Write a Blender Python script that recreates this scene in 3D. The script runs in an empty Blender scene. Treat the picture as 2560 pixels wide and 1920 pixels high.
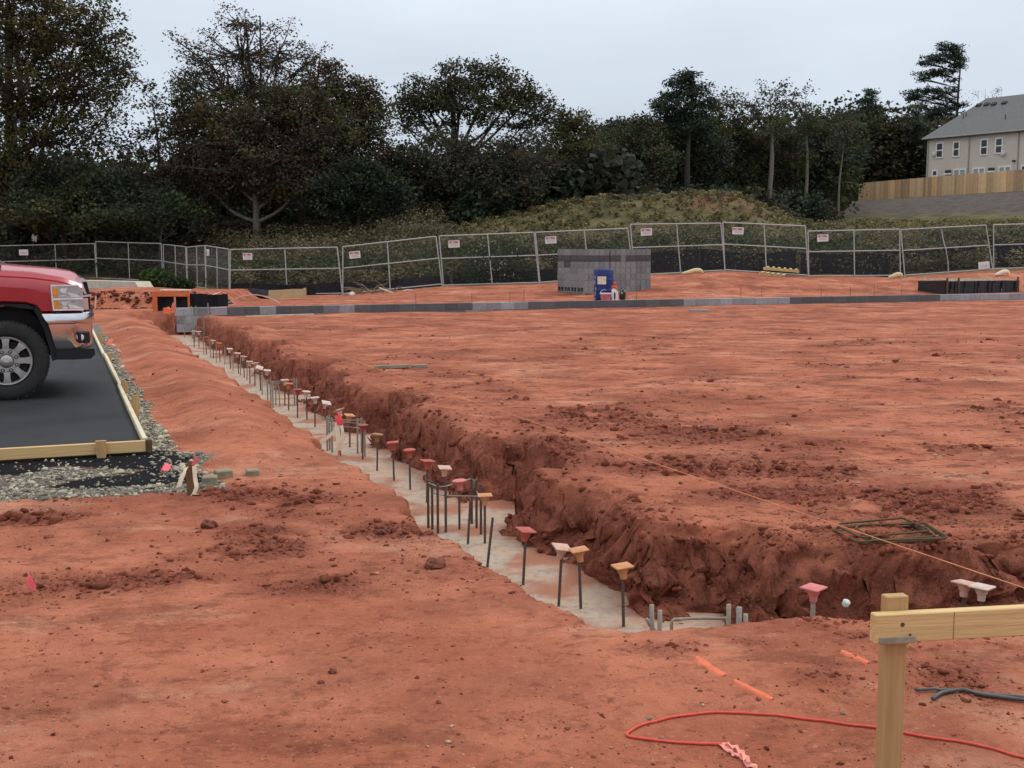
import bpy, math, random
import numpy as np
from mathutils import Vector, Matrix, Quaternion

# ------------------------------------------------------------------ basics
C = bpy.context.scene.collection
PI = math.pi
R = math.radians
A = R(21.4)                       # the site grid is turned by this angle
CA, SA = math.cos(A), math.sin(A)
HC = 1.64                         # eye height
F = 2900.0                        # focal length in photo pixels (2560 wide)
PITCH = math.atan(336.0 / F)
CP, SP = math.cos(PITCH), math.sin(PITCH)

def S2W(t, s):                    # site (t along the block wall, s along the trench) -> world
    return t * CA - s * SA, t * SA + s * CA
def W2S(x, y):
    return x * CA + y * SA, -x * SA + y * CA
def ray(px, py):
    u = (px - 1280.0) / F; v = (960.0 - py) / F
    return u, CP + v * SP, -SP + v * CP
def at(px, py, Y):                # the point of that line of sight at depth Y
    x, y, z = ray(px, py); k = Y / y
    return Vector((x * k, Y, HC + z * k))
def onz(px, py, z=0.0):           # ... at height z
    x, y, dz = ray(px, py); k = (z - HC) / dz
    return Vector((x * k, y * k, z))

# ------------------------------------------------------------------ noise
def _h(ix, iy, seed):
    n = (ix.astype(np.int64) * 374761393 + iy.astype(np.int64) * 668265263 + seed * 974634541) & 0x7fffffff
    n = ((n ^ (n >> 13)) * 1274126177) & 0x7fffffff
    n = ((n ^ (n >> 16)) * 1103515245) & 0x7fffffff
    return (n & 0xffff) / 65535.0
def vn(x, y, seed=0):
    x = np.asarray(x, float); y = np.asarray(y, float)
    ix = np.floor(x); iy = np.floor(y); fx = x - ix; fy = y - iy
    fx = fx * fx * fx * (fx * (fx * 6 - 15) + 10); fy = fy * fy * fy * (fy * (fy * 6 - 15) + 10)
    a = _h(ix, iy, seed); b = _h(ix + 1, iy, seed); c = _h(ix, iy + 1, seed); d = _h(ix + 1, iy + 1, seed)
    return (a + (b - a) * fx) * (1 - fy) + (c + (d - c) * fx) * fy
def fbm(x, y, oct=4, seed=0, gain=.5):
    v = 0; a = 1.0; tot = 0
    for i in range(oct):
        xr = x * .8 - y * .6; yr = x * .6 + y * .8
        v = v + a * vn(xr, yr, seed + i * 7); tot += a
        x = xr * 2.03 + 3.1; y = yr * 2.03 + 1.7; a *= gain
    return v / tot                # 0..1 around .5
def ss(a, b, x):
    t = np.clip((x - a) / (b - a), 0, 1); return t * t * (3 - 2 * t)
def boxsd(t, s, t0, t1, s0, s1):
    dx = np.maximum(t0 - t, t - t1); dy = np.maximum(s0 - s, s - s1)
    return np.hypot(np.maximum(dx, 0), np.maximum(dy, 0)) + np.minimum(np.maximum(dx, dy), 0)

# ------------------------------------------------------------------ the lie of the land
FENCE_X = [-40, -17, -15, -13.2, -11.35, -6.5, 40]
FENCE_Y = [57.5, 56.0, 53, 50, 46.5, 44.3, 44.0]
ZF_X = [-40, -25, -17, -13, -11.35, -6.5, -2.6, 1, 4.4, 8, 11.2, 14.8, 18.2, 21, 30, 60]
ZF_Z = [.2, .2, .12, -.05, -.17, -.06, .25, .35, .58, .84, .62, .62, .86, .98, 1.2, 1.6]
MX = [-7, -2, 2, 4.3, 6.5, 9, 11.8, 13.3, 15, 17.5]
MZ = [0, .3, .7, 1.05, 1.25, 1.42, 1.36, .8, .15, 0]
PLAT = [(37.0, 126.5), (47.2, 100.0), (80, 60), (160, 90), (120, 220), (70, 220)]
def poly_dist(X, Y, poly):
    d = np.full(X.shape, 1e9); inside = np.zeros(X.shape, bool)
    n = len(poly)
    for i in range(n):
        x0, y0 = poly[i]; x1, y1 = poly[(i + 1) % n]
        ex, ey = x1 - x0, y1 - y0
        k = np.clip(((X - x0) * ex + (Y - y0) * ey) / (ex * ex + ey * ey), 0, 1)
        d = np.minimum(d, np.hypot(X - x0 - k * ex, Y - y0 - k * ey))
        c = ((y0 > Y) != (y1 > Y)) & (X < (x1 - x0) * (Y - y0) / ((y1 - y0) if y1 != y0 else 1e-9) + x0)
        inside ^= c
    return np.where(inside, 0.0, d)

def trench_sd(t, s):
    tw = t + .09 * (fbm(s * 1.3, t * .4, 3, 11) - .5) * 2 + .05 * (fbm(s * 6, t * 2, 3, 12) - .5) * 2
    sw = s + .09 * (fbm(t * 1.3, s * .4, 3, 13) - .5) * 2 + .05 * (fbm(t * 6, s * 2, 3, 14) - .5) * 2
    # the near lip of the cross trench and the left lip crumble more
    tw = tw + np.where(t < 2.7, .16 * (fbm(s * .9 + 4, t * .2, 3, 15) - .5) * 2, 0)
    d = boxsd(tw, sw, 2.12, 3.06, 4.45, 29.8)
    d = np.minimum(d, boxsd(tw, sw, 1.9, 2.75, 28.6, 32.2))
    xw = tw * CA - sw * SA - .66; yw = tw * SA + sw * CA - 5.0     # the cross trench runs a little off square
    xr = xw * .9945 + yw * .1045; yr = -xw * .1045 + yw * .9945
    d = np.minimum(d, boxsd(xr, yr, -.3, 60, .02, .98)); d = np.minimum(d, boxsd(xr, yr, -.3, .72, .02, 1.42))
    for s0 in (8.15, 12.0, 16.0, 20.0, 24.0):
        d = np.minimum(d, boxsd(tw, sw, 2.6, 3.44, s0, s0 + .75))
    return d

ROUGHS = [  # (px, py, rx, ry) loose, cloddy patches
    (1000, 1330, 150, 26), (640, 1370, 120, 22), (780, 1470, 150, 26), (660, 1335, 90, 12), (1660, 1630, 170, 30),
    (1880, 1620, 90, 22), (1560, 1300, 110, 45), (1950, 1230, 200, 20), (1800, 1090, 160, 22), (2330, 1250, 200, 30),
    (2360, 1690, 230, 60), (2150, 1600, 130, 25), (760, 1260, 90, 30), (620, 1240, 110, 24), (100, 1300, 120, 16),
    (2200, 1120, 330, 16), (1500, 1040, 120, 12), (2000, 1180, 240, 15), (1260, 1000, 120, 10), (330, 1450, 190, 10), (2050, 1700, 160, 30),
    (1700, 1180, 200, 24), (1350, 1130, 120, 24)]
_RW = []
for (px, py, rx, ry) in ROUGHS:
    c = onz(px, py); l = onz(px - rx, py); u = onz(px, py - ry)
    _RW.append((c.x, c.y, abs(c.x - l.x), max(.12, abs(u.y - c.y))))

def land(X, Y, full=False):
    X = np.asarray(X, float); Y = np.asarray(Y, float)
    t = X * CA + Y * SA; s = -X * SA + Y * CA
    dist = np.hypot(X, Y)
    near = 1 - ss(10, 34, dist)
    sd = trench_sd(t, s)
    # ---- far land
    yf = np.interp(X, FENCE_X, FENCE_Y); zf = np.interp(X, ZF_X, ZF_Z)
    yw = (29.9 + X * SA) / CA + .6
    yw = np.where(X < -9, 34.0, yw)
    fill = .13 * ss(29.75, 30.4, s) * ss(-8.6, -7.8, X)
    z = fill + (zf - fill) * ss(0, 1, (Y - yw) / np.maximum(yf - yw, 1.5))
    zt = np.interp(X, [-40, -14, -8, -3, 2, 14, 18, 40], [1.9, 1.9, 2.25, 2.9, 3.2, 3.15, 2.8, 2.8])
    rise = ss(0, 1, (Y - yf - .3) / (63 - yf)); rise = .55 * rise + .45 * np.clip((Y - yf - .3) / (63 - yf), 0, 1)
    z = np.where(Y > yf, zf + (zt - zf) * rise, z)
    z = z + np.clip(Y - 63, 0, 60) * .032
    m = np.interp(X, MX, MZ, 0, 0)
    z = z + m * np.exp(-((Y - 62) / np.where(Y < 62, 4.2, 5.0)) ** 2)
    pd = poly_dist(X, Y, PLAT)
    k = 1 - ss(0, 19, pd); k2 = .6 * k + .4 * (1 - np.clip(pd / 16, 0, 1))
    z = z * (1 - k2) + 6.85 * k2
    far = ss(-1.0, 1.5, Y - yf)
    z = z + far * (.22 * (fbm(X * .35, Y * .35, 4, 31) - .5) * 2) * (1 - k)
    # ---- dug bank and spoil at the far left of the site
    bw = ss(-14.6, -13.6, X) * (1 - ss(-9.6, -8.8, X)) * (Y < yf + 2)
    edge = Y - 34.6 - .5 * (fbm(X * 1.1, Y * .3, 3, 41) - .5) * 2
    z = z + bw * .36 * ss(0, .5, edge) * (1 - ss(6, 12, edge)) - bw * .15 * np.exp(-((edge + .5) / .8) ** 2)
    # ---- site surface
    site = 1 - ss(-1.5, .5, Y - yf)
    rough = np.zeros(X.shape)
    for (cx, cy, rx, ry) in _RW:
        q = ((X - cx) / rx) ** 2 + ((Y - cy) / ry) ** 2
        rough = np.maximum(rough, np.exp(-q * 1.1))
    nz = fbm(X * .55, Y * .9, 4, 51)
    rough = np.clip(rough * 1.25 + (nz - .52) * 2.2 * .9, 0, 1)
    st = fbm((X + .14 * Y) * .8, (Y - .14 * X) * 1.5, 5, 54, .65)
    rough = np.maximum(rough, .75 * ss(.585, .66, st) * ss(3.4, 4.0, t))
    padside = ss(3.0, 3.2, t) * ss(.5, .7, -(X - .66) * .1045 + (Y - 5.0) * .9945)
    band = np.exp(-np.clip(sd - .12, 0, 9) / .38) * padside
    rough = np.maximum(rough, np.clip(band * (0.45 + 1.0 * fbm(t * 2, s * 2, 3, 52)), 0, 1))
    rough = rough * ss(.34, .6, fbm(X * 2.6, Y * 2.6, 3, 53) + rough * .28)
    # broad swells, drag marks, then clods where it is loose
    z = z + site * .035 * (fbm(X * .45, Y * .45, 3, 61) - .5) * 2
    z = z + site * .008 * (fbm(t * 1.1, s * 1.9, 4, 62) - .5) * 2
    z = z + site * near * (.006 + .012 * rough) * (fbm(X * 7, Y * 7, 3, 63) - .5) * 2
    cl = fbm(X * 13, Y * 13, 4, 64, .62)
    z = z + site * rough * near * .085 * np.clip(cl - .46, 0, 1)
    z = z - .085 * (1 - ss(3.4, 4.5, Y)) * ss(-.2, .8, X)
    # mound between the paving and the trench
    berm = np.exp(-((t - 1.42) / .42) ** 2) * ss(8.4, 10.5, s) * (1 - ss(26, 30, s))
    z = z + .16 * berm * (.75 + .5 * fbm(s * .45, t * .6, 2, 65))
    z = z + padside * .06 * np.exp(-((sd - .42) / .22) ** 2) * (fbm(t * 3, s * 3, 3, 66) * 1.6 - .3)
    # paving bed
    pav = boxsd(t, s, -40, .58, 9.37, 26)
    z = np.where(pav < .6, z + (.055 - z) * (1 - ss(0, .6, pav)), z)
    gravel = np.maximum(1 - ss(.1, .15, np.abs(t - .70) + .16 * (fbm(s * 2.2, t * 2, 3, 71) - .5)) * 1.0, 0) * (s > 8.3) * (s < 27)
    g2 = ss(8.03, 8.2, s + .3 * (fbm(t * 1.4, s, 3, 72) - .5)) * (s < 9.5) * (1 - ss(.92, 1.05, t + .4 * (fbm(s * 2, t, 3, 73) - .5)))
    gravel = np.clip(np.maximum(gravel * (t > .55), g2), 0, 1)
    tar = ss(.44, .52, fbm(t * 2.2 + 9, s * 3.0, 3, 74) + .22 * ss(-.9, .6, t) - .28 * ss(0, .55, 9.34 - s) ) * (s > 8.35) * (s < 9.5) * (t < .95) * g2
    # ---- the trench
    wall = np.zeros(X.shape)
    w = np.where(padside > .5, .15, .08) + np.where(padside > .5, .34, .10) * np.clip(fbm(t * 2.1, s * 2.1, 3, 81) * 1.5 - .25, 0, 1)
    q = ss(0, 1, (sd + .03 * (fbm(t * 11, s * 11, 3, 82) - .5) * 2) / w)
    q = np.where(padside > .5, np.clip(q + .085 * np.sin(2 * PI * (2.6 * q + 2.2 * fbm(t * 1.5, s * 1.5, 3, 84))) * np.sin(PI * q) * 1.1, 0, 1), q)
    floorz = -.50 + .07 * np.clip(fbm(t * 4, s * 4, 3, 83) - .35, 0, 1) * np.exp(np.minimum(sd, 0) / .12) * 2.2 + .24 * ss(3.7, 5.2, t) * ss(-.6, .0, -(s - 9))
    inn = sd < .45
    z = np.where(inn, floorz + (z - floorz) * q, z)
    wall = np.where(sd < w, 1 - q ** 4, 0) * (sd > -.3)
    if not full: return z
    grass = ss(-.8, .9, Y - yf + 1.6 * (fbm(X * .8, Y * .8, 3, 91) - .5))
    bare = (1 - ss(11.5, 14.5, pd + 2 * (fbm(X * .3, Y * .3, 3, 92) - .5)))
    redpatch = np.exp(-((X - 11) / 2.2) ** 2 - ((Y - 60.5) / 1.6) ** 2) * ss(.4, .6, fbm(X * .9, Y * 1.5, 3, 93) + .12)
    return dict(z=z, rough=np.clip(rough * site, 0, 1), wall=np.clip(wall, 0, 1), grass=grass, bare=bare, pad=ss(3.2, 4.2, t) * ss(5.5, 6.5, Y), gravel=gravel * (1 - tar), tar=tar,
                sd=sd, near=near, red=redpatch, t=t, s=s, yf=yf)
def zl(x, y): return float(land(np.array([x]), np.array([y]))[0])
def ground_px(px, py, z0=0.0):
    p = onz(px, py, z0)
    for _ in range(4): p = onz(px, py, zl(p.x, p.y))
    return p

# ------------------------------------------------------------------ materials
MATS = {}
def rgb(r, g, b): return (r, g, b, 1)
def srgb(r, g, b):
    f = lambda c: (c / 255) / 12.92 if c / 255 <= .04045 else (((c / 255) + .055) / 1.055) ** 2.4
    return (f(r), f(g), f(b), 1)
def mat(name, col, rough=.8, metal=0, var=.25, scale=6.0, bump=0.0, bscale=60.0, col2=None, attr=None, spec=.3, stretch=None, coat=0, trans=0, alpha=1):
    if name in MATS: return MATS[name]
    m = bpy.data.materials.new(name); m.use_nodes = True
    nt = m.node_tree; N = nt.nodes; L = nt.links
    b = N['Principled BSDF']; b.inputs['Roughness'].default_value = rough; b.inputs['Metallic'].default_value = metal
    b.inputs['Specular IOR Level'].default_value = spec
    if coat: b.inputs['Coat Weight'].default_value = coat; b.inputs['Coat Roughness'].default_value = .06
    if trans: b.inputs['Transmission Weight'].default_value = trans
    if alpha < 1: b.inputs['Alpha'].default_value = alpha
    tc = N.new('ShaderNodeTexCoord'); mp = N.new('ShaderNodeMapping'); L.new(tc.outputs['Object'], mp.inputs['Vector'])
    if stretch: mp.inputs['Scale'].default_value = stretch
    nz = N.new('ShaderNodeTexNoise'); nz.inputs['Scale'].default_value = scale; nz.inputs['Detail'].default_value = 6; nz.inputs['Roughness'].default_value = .65
    L.new(mp.outputs['Vector'], nz.inputs['Vector'])
    rm = N.new('ShaderNodeMapRange'); rm.inputs[1].default_value = .3; rm.inputs[2].default_value = .7
    L.new(nz.outputs['Fac'], rm.inputs[0])
    mx = N.new('ShaderNodeMix'); mx.data_type = 'RGBA'
    L.new(rm.outputs[0], mx.inputs['Factor'])
    c2 = col2 or tuple(c * (1 + var) for c in col[:3]) + (1,)
    c1 = col if col2 else tuple(c * (1 - var) for c in col[:3]) + (1,)
    mx.inputs['A'].default_value = c1; mx.inputs['B'].default_value = c2
    out = mx.outputs['Result']
    if attr:
        at_ = N.new('ShaderNodeAttribute'); at_.attribute_name = attr
        mm = N.new('ShaderNodeMix'); mm.data_type = 'RGBA'; mm.blend_type = 'MULTIPLY'; mm.inputs['Factor'].default_value = 1
        L.new(out, mm.inputs['A']); L.new(at_.outputs['Color'], mm.inputs['B']); out = mm.outputs['Result']
    L.new(out, b.inputs['Base Color'])
    if bump:
        n2 = N.new('ShaderNodeTexNoise'); n2.inputs['Scale'].default_value = bscale; n2.inputs['Detail'].default_value = 5
        L.new(mp.outputs['Vector'], n2.inputs['Vector'])
        bp = N.new('ShaderNodeBump'); bp.inputs['Strength'].default_value = bump; bp.inputs['Distance'].default_value = .01
        L.new(n2.outputs['Fac'], bp.inputs['Height']); L.new(bp.outputs['Normal'], b.inputs['Normal'])
    MATS[name] = m
    return m

# ------------------------------------------------------------------ mesh building
def rotz(a): return Matrix.Rotation(a, 3, 'Z')
class MB:
    def __init__(self): self.v = []; self.f = []; self.m = []; self.c = []; self.cur = 0; self.col = (1, 1, 1)
    def add(self, vs, fs):
        o = len(self.v); self.v += [tuple(v) for v in vs]
        for f in fs: self.f.append(tuple(i + o for i in f)); self.m.append(self.cur); self.c.append(self.col)
        return self
    def box(self, c, d, M=None, bev=0):
        x, y, z = d[0] / 2, d[1] / 2, d[2] / 2; c = Vector(c)
        if bev:
            b = min(bev, x * .9, y * .9, z * .9); vs = []
            for sx in (-1, 1):
                for sy in (-1, 1):
                    for sz in (-1, 1):
                        vs += [Vector((sx * x, sy * (y - b), sz * (z - b))), Vector((sx * (x - b), sy * y, sz * (z - b))), Vector((sx * (x - b), sy * (y - b), sz * z))]
            ix = lambda sx, sy, sz, k: ((sx > 0) * 4 + (sy > 0) * 2 + (sz > 0)) * 3 + k
            fs = []
            for k, (a, bb) in enumerate(((1, 2), (0, 2), (0, 1))):
                for sg in (-1, 1):
                    q = []
                    for (p, r) in ((-1, -1), (1, -1), (1, 1), (-1, 1)):
                        sgn = [0, 0, 0]; sgn[k] = sg; sgn[a] = p; sgn[bb] = r
                        q.append(ix(*sgn, k))
                    fl = (sg < 0) ^ (k == 1)
                    fs.append(q[::-1] if fl else q)
            for k in range(3):
                a, bb = [i for i in range(3) if i != k]
                for p in (-1, 1):
                    for r in (-1, 1):
                        s0 = [0, 0, 0]; s0[a] = p; s0[bb] = r; s1 = list(s0); s0[k] = -1; s1[k] = 1
                        fs.append([ix(*s0, a), ix(*s1, a), ix(*s1, bb), ix(*s0, bb)])
            for sx in (-1, 1):
                for sy in (-1, 1):
                    for sz in (-1, 1): fs.append([ix(sx, sy, sz, 0), ix(sx, sy, sz, 1), ix(sx, sy, sz, 2)])
        else:
            vs = [Vector((sx * x, sy * y, sz * z)) for sz in (-1, 1) for sy in (-1, 1) for sx in (-1, 1)]
            fs = [(0, 2, 3, 1), (4, 5, 7, 6), (0, 1, 5, 4), (2, 6, 7, 3), (0, 4, 6, 2), (1, 3, 7, 5)]
        if M is not None: vs = [M @ v for v in vs]
        return self.add([v + c for v in vs], fs)
    def tube(self, path, rad, n=8, cap=True):
        P = [Vector(p) for p in path]; k = len(P)
        if not hasattr(rad, '__len__'): rad = [rad] * k
        vs = []; fs = []; up = None
        for i in range(k):
            d = (P[min(i + 1, k - 1)] - P[max(i - 1, 0)])
            d = d.normalized() if d.length > 1e-9 else Vector((0, 0, 1))
            if up is None:
                up = Vector((0, 0, 1)) if abs(d.z) < .9 else Vector((1, 0, 0))
            a = d.cross(up); a = a.normalized() if a.length > 1e-6 else d.orthogonal().normalized()
            b = d.cross(a).normalized(); up = -b if False else up
            for j in range(n):
                th = 2 * PI * j / n
                vs.append(P[i] + (a * math.cos(th) + b * math.sin(th)) * rad[i])
        for i in range(k - 1):
            for j in range(n):
                j2 = (j + 1) % n
                fs.append((i * n + j, i * n + j2, (i + 1) * n + j2, (i + 1) * n + j))
        if cap: fs.append(tuple(range(n - 1, -1, -1))); fs.append(tuple((k - 1) * n + j for j in range(n)))
        return self.add(vs, fs)
    def lathe(self, prof, c=(0, 0, 0), n=24, axis='Z', M=None, close=True):   # prof: (radius, height)
        vs = []; fs = []; c = Vector(c)
        for (r, h) in prof:
            for j in range(n):
                th = 2 * PI * j / n; p = Vector((r * math.cos(th), r * math.sin(th), h))
                if axis == 'Y': p = Vector((p.x, -p.z, p.y))
                elif axis == 'W': p = Vector((p.x, p.z, p.y))
                if M is not None: p = M @ p
                vs.append(p + c)
        for i in range(len(prof) - 1):
            for j in range(n):
                j2 = (j + 1) % n
                fs.append((i * n + j, i * n + j2, (i + 1) * n + j2, (i + 1) * n + j))
        if close:
            fs.append(tuple(range(n - 1, -1, -1))); fs.append(tuple((len(prof) - 1) * n + j for j in range(n)))
        return self.add(vs, fs)
    def prism(self, pts, y0, y1):            # outline in x,z extruded along y
        n = len(pts); vs = [(p[0], y0, p[1]) for p in pts] + [(p[0], y1, p[1]) for p in pts]
        fs = [tuple(range(n)), tuple(range(2 * n - 1, n - 1, -1))]
        fs += [(i, i + n, (i + 1) % n + n, (i + 1) % n) for i in range(n)]
        return self.add(vs, fs)
    def ribbon(self, path, side, th=.0012):   # thin strip of cloth / tape; side: list of half-width vectors
        vs = []; fs = []
        for i, p in enumerate(path):
            p = Vector(p); w = Vector(side[i] if isinstance(side, list) else side)
            d = Vector(path[min(i + 1, len(path) - 1)]) - Vector(path[max(i - 1, 0)])
            nn = d.cross(w); nn = nn.normalized() * th if nn.length > 1e-9 else Vector((0, 0, th))
            vs += [p - w - nn, p + w - nn, p + w + nn, p - w + nn]
        for i in range(len(path) - 1):
            a = i * 4; b = a + 4
            for j in range(4): fs.append((a + j, a + (j + 1) % 4, b + (j + 1) % 4, b + j))
        fs += [(3, 2, 1, 0), tuple(len(vs) - 4 + j for j in range(4))]
        return self.add(vs, fs)
    def build(self, name, mats, parent=None, loc=None, smooth=False, auto=None):
        me = bpy.data.meshes.new(name); me.from_pydata([tuple(v) for v in self.v], [], self.f)
        if not isinstance(mats, (list, tuple)): mats = [mats]
        for m in mats: me.materials.append(m)
        if len(mats) > 1: me.polygons.foreach_set('material_index', self.m)
        if any(c != (1, 1, 1) for c in self.c):
            a = me.attributes.new('Col', 'FLOAT_COLOR', 'FACE')
            a.data.foreach_set('color', np.array([(*c, 1) for c in self.c], 'f').ravel())
        if smooth: me.polygons.foreach_set('use_smooth', [True] * len(me.polygons))
        me.update()
        if auto is not None:
            try:
                me.polygons.foreach_set('use_smooth', [True] * len(me.polygons)); me.set_sharp_from_angle(angle=R(auto))
            except Exception: pass
        o = bpy.data.objects.new(name, me); C.objects.link(o)
        if parent: o.parent = parent
        if loc is not None: o.location = loc
        return o
def np_mesh(name, V, Q, mats, cols=None, parent=None, smooth=False, matidx=None):
    me = bpy.data.meshes.new(name); k = Q.shape[1]
    me.vertices.add(len(V)); me.vertices.foreach_set('co', np.ascontiguousarray(V, 'f').ravel())
    me.loops.add(Q.size); me.loops.foreach_set('vertex_index', np.ascontiguousarray(Q, 'i').ravel())
    me.polygons.add(len(Q)); me.polygons.foreach_set('loop_start', np.arange(0, Q.size, k, dtype='i'))
    me.polygons.foreach_set('loop_total', np.full(len(Q), k, 'i'))
    if not isinstance(mats, (list, tuple)): mats = [mats]
    for m in mats: me.materials.append(m)
    if matidx is not None: me.polygons.foreach_set('material_index', np.ascontiguousarray(matidx, 'i'))
    if smooth: me.polygons.foreach_set('use_smooth', np.ones(len(Q), bool))
    me.update(calc_edges=True)
    if cols is not None:
        a = me.attributes.new('Col', 'FLOAT_COLOR', 'FACE')
        cc = np.ones((len(Q), 4), 'f'); cc[:, :3] = cols; a.data.foreach_set('color', cc.ravel())
    o = bpy.data.objects.new(name, me); C.objects.link(o)
    if parent: o.parent = parent
    return o
def tag(o, label=None, cat=None, group=None, kind=None):
    if label: o['label'] = label
    if cat: o['category'] = cat
    if group: o['group'] = group
    if kind: o['kind'] = kind
    return o
def thing(name, label, cat, loc=(0, 0, 0), rz=0.0, group=None):
    o = bpy.data.objects.new(name, None); C.objects.link(o); o.empty_display_size = .1
    o.location = loc; o.rotation_euler = (0, 0, rz)
    return tag(o, label, cat, group)
def kids(o): return [c for c in bpy.data.objects if c.parent == o]
def dup(o, loc=None, rz=None, label=None, group=None, rot=None):
    def cp(x, p):
        c = x.copy(); C.objects.link(c); c.parent = p
        for ch in CH.get(x.name, []) : cp(ch, c)
        return c
    CH = {}
    for x in o.children_recursive: CH.setdefault(x.parent.name, []).append(x)
    r = cp(o, None)
    if loc is not None: r.location = loc
    if rz is not None: r.rotation_euler = (0, 0, rz)
    if rot is not None: r.rotation_euler = rot
    if label: r['label'] = label
    if group: r['group'] = group
    return r
# ------------------------------------------------------------------ camera, light, sky
cam = bpy.data.cameras.new('camera'); co = bpy.data.objects.new('camera', cam); C.objects.link(co)
cam.sensor_fit = 'HORIZONTAL'; cam.angle_x = 2 * math.atan(1280 / F); cam.clip_start = .05; cam.clip_end = 3000
co.location = (0, 0, HC); co.rotation_euler = (PI / 2 - PITCH, 0, 0)
scn = bpy.context.scene; scn.camera = co
scn.view_settings.view_transform = 'Standard'; scn.view_settings.look = 'None'; scn.view_settings.exposure = 0; scn.view_settings.gamma = 1
SUN_EL, SUN_AZ = R(52), R(60)           # azimuth clockwise from +Y
w = bpy.data.worlds.new('World'); scn.world = w; w.use_nodes = True
nt = w.node_tree; N = nt.nodes; L = nt.links; bg = N['Background']
sky = N.new('ShaderNodeTexSky'); sky.sky_type = 'NISHITA'; sky.sun_disc = False; sky.sun_elevation = SUN_EL; sky.sun_rotation = SUN_AZ; sky.dust_density = 4; sky.air_density = 1.0
tc = N.new('ShaderNodeTexCoord'); sep = N.new('ShaderNodeSeparateXYZ'); L.new(tc.outputs['Generated'], sep.inputs[0])
rp = N.new('ShaderNodeValToRGB'); L.new(sep.outputs['Z'], rp.inputs[0])      # overcast layer: brighter towards the zenith
e = rp.color_ramp.elements
SKYK = 10.0     # the layer is in the Nishita sky's own units: the Background strength of 0.1 brings both to exposure 0
for p, c in ((0.0, (.56, .64, .755)), (.09, (.54, .622, .75)), (.2, (.56, .64, .76)), (.55, (1.05, 1.10, 1.18)), (1.0, (1.45, 1.50, 1.56))):
    el = e[0] if p == 0 else (e[1] if p == 1.0 else e.new(p)); el.position = p; el.color = (*c, 1)
mp = N.new('ShaderNodeMapping'); mp.inputs['Scale'].default_value = (1.4, 1.4, 4.5); L.new(tc.outputs['Generated'], mp.inputs[0])
nz = N.new('ShaderNodeTexNoise'); nz.inputs['Scale'].default_value = 1.7; nz.inputs['Detail'].default_value = 4; L.new(mp.outputs[0], nz.inputs['Vector'])
mr = N.new('ShaderNodeMapRange'); mr.inputs[1].default_value = .35; mr.inputs[2].default_value = .68; mr.inputs[3].default_value = .94; mr.inputs[4].default_value = 1.14; L.new(nz.outputs['Fac'], mr.inputs[0])
vm = N.new('ShaderNodeVectorMath'); vm.operation = 'SCALE'; L.new(rp.outputs['Color'], vm.inputs[0]); L.new(mr.outputs[0], vm.inputs['Scale'])
vm2 = N.new('ShaderNodeVectorMath'); vm2.operation = 'SCALE'; L.new(vm.outputs[0], vm2.inputs[0]); vm2.inputs['Scale'].default_value = SKYK
mxs = N.new('ShaderNodeMix'); mxs.data_type = 'RGBA'; mxs.inputs['Factor'].default_value = .9
L.new(sky.outputs['Color'], mxs.inputs['A']); L.new(vm2.outputs[0], mxs.inputs['B'])
L.new(mxs.outputs['Result'], bg.inputs['Color']); bg.inputs['Strength'].default_value = .1
sl = bpy.data.lights.new('sun', 'SUN'); sl.energy = 1.0; sl.angle = R(14); sl.color = (1, .95, .88)
so = bpy.data.objects.new('sun', sl); C.objects.link(so)
sdir = Vector((math.sin(SUN_AZ) * math.cos(SUN_EL), math.cos(SUN_AZ) * math.cos(SUN_EL), math.sin(SUN_EL)))
so.rotation_euler = sdir.to_track_quat('Z', 'Y').to_euler(); so.location = (20, 10, 40)

# ------------------------------------------------------------------ the ground sheet
def axis_s():
    a = [-40, -20, -8, -2, 0, 1.0, 1.8, 2.2]
    x = 2.4
    while x < 600:
        a.append(x)
        d = .014 if 4.2 < x < 6.2 else .022 if x < 7.2 else .022 * (x / 7.2) ** 1.75
        x += min(d, 6.0 if x > 120 else .9 if x > 40 else .5)
    return np.array(a)
def axis_t():
    r = []; x = -0.6
    while x < 5.6: r.append(x); x += .014 if 2.9 < x < 3.8 else .027
    while x < 420: r.append(x); x += min(.027 + (x - 5.6) * .012, 6.0)
    l = []; x = -0.6
    while x > -420: x -= min(.027 + (-.6 - x) * .013, 6.0); l.append(x)
    return np.array(l[::-1] + r)
sa_, ta_ = axis_s(), axis_t()
T, S = np.meshgrid(ta_, sa_)
Xg = T * CA - S * SA; Yg = T * SA + S * CA
D = land(Xg.ravel(), Yg.ravel(), True)
Zg = D['z'].copy(); X1 = Xg.ravel().copy(); Y1 = Yg.ravel().copy()
wl = D['wall'] * (D['near'] * .8 + .2)          # undercut, broken trench faces
a1 = fbm(D['t'] * 5 + D['z'] * 8, D['s'] * 5 - D['z'] * 6, 3, 101, .42) - .5
a2 = fbm(D['t'] * 5 - D['z'] * 7, D['s'] * 5 + D['z'] * 9, 3, 103, .42) - .5
a3 = fbm(D['t'] * 8, D['s'] * 8 + D['z'] * 8, 3, 105, .5) - .5
rdg = lambda f_: 1 - 2 * np.abs(f_ - .5) * 2
a4 = rdg(fbm(D['t'] * 3.4 + D['z'] * 6, D['s'] * 3.4 + D['z'] * 3, 2, 107, .4)) - .7
X1 += wl * (a1 * .17 + a4 * .055); Y1 += wl * (a2 * .17 - a4 * .055); Zg += wl * (a3 * .08 + a4 * .02)
WALLV = np.nonzero((D['wall'] > .35) & (np.hypot(X1, Y1) < 22) & (X1 > -9) & (D['t'] > 2.9))[0]
nS, nT = T.shape
idx = np.arange(nS * nT).reshape(nS, nT)
Q = np.stack([idx[:-1, :-1], idx[:-1, 1:], idx[1:, 1:], idx[1:, :-1]], -1).reshape(-1, 4)

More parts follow.
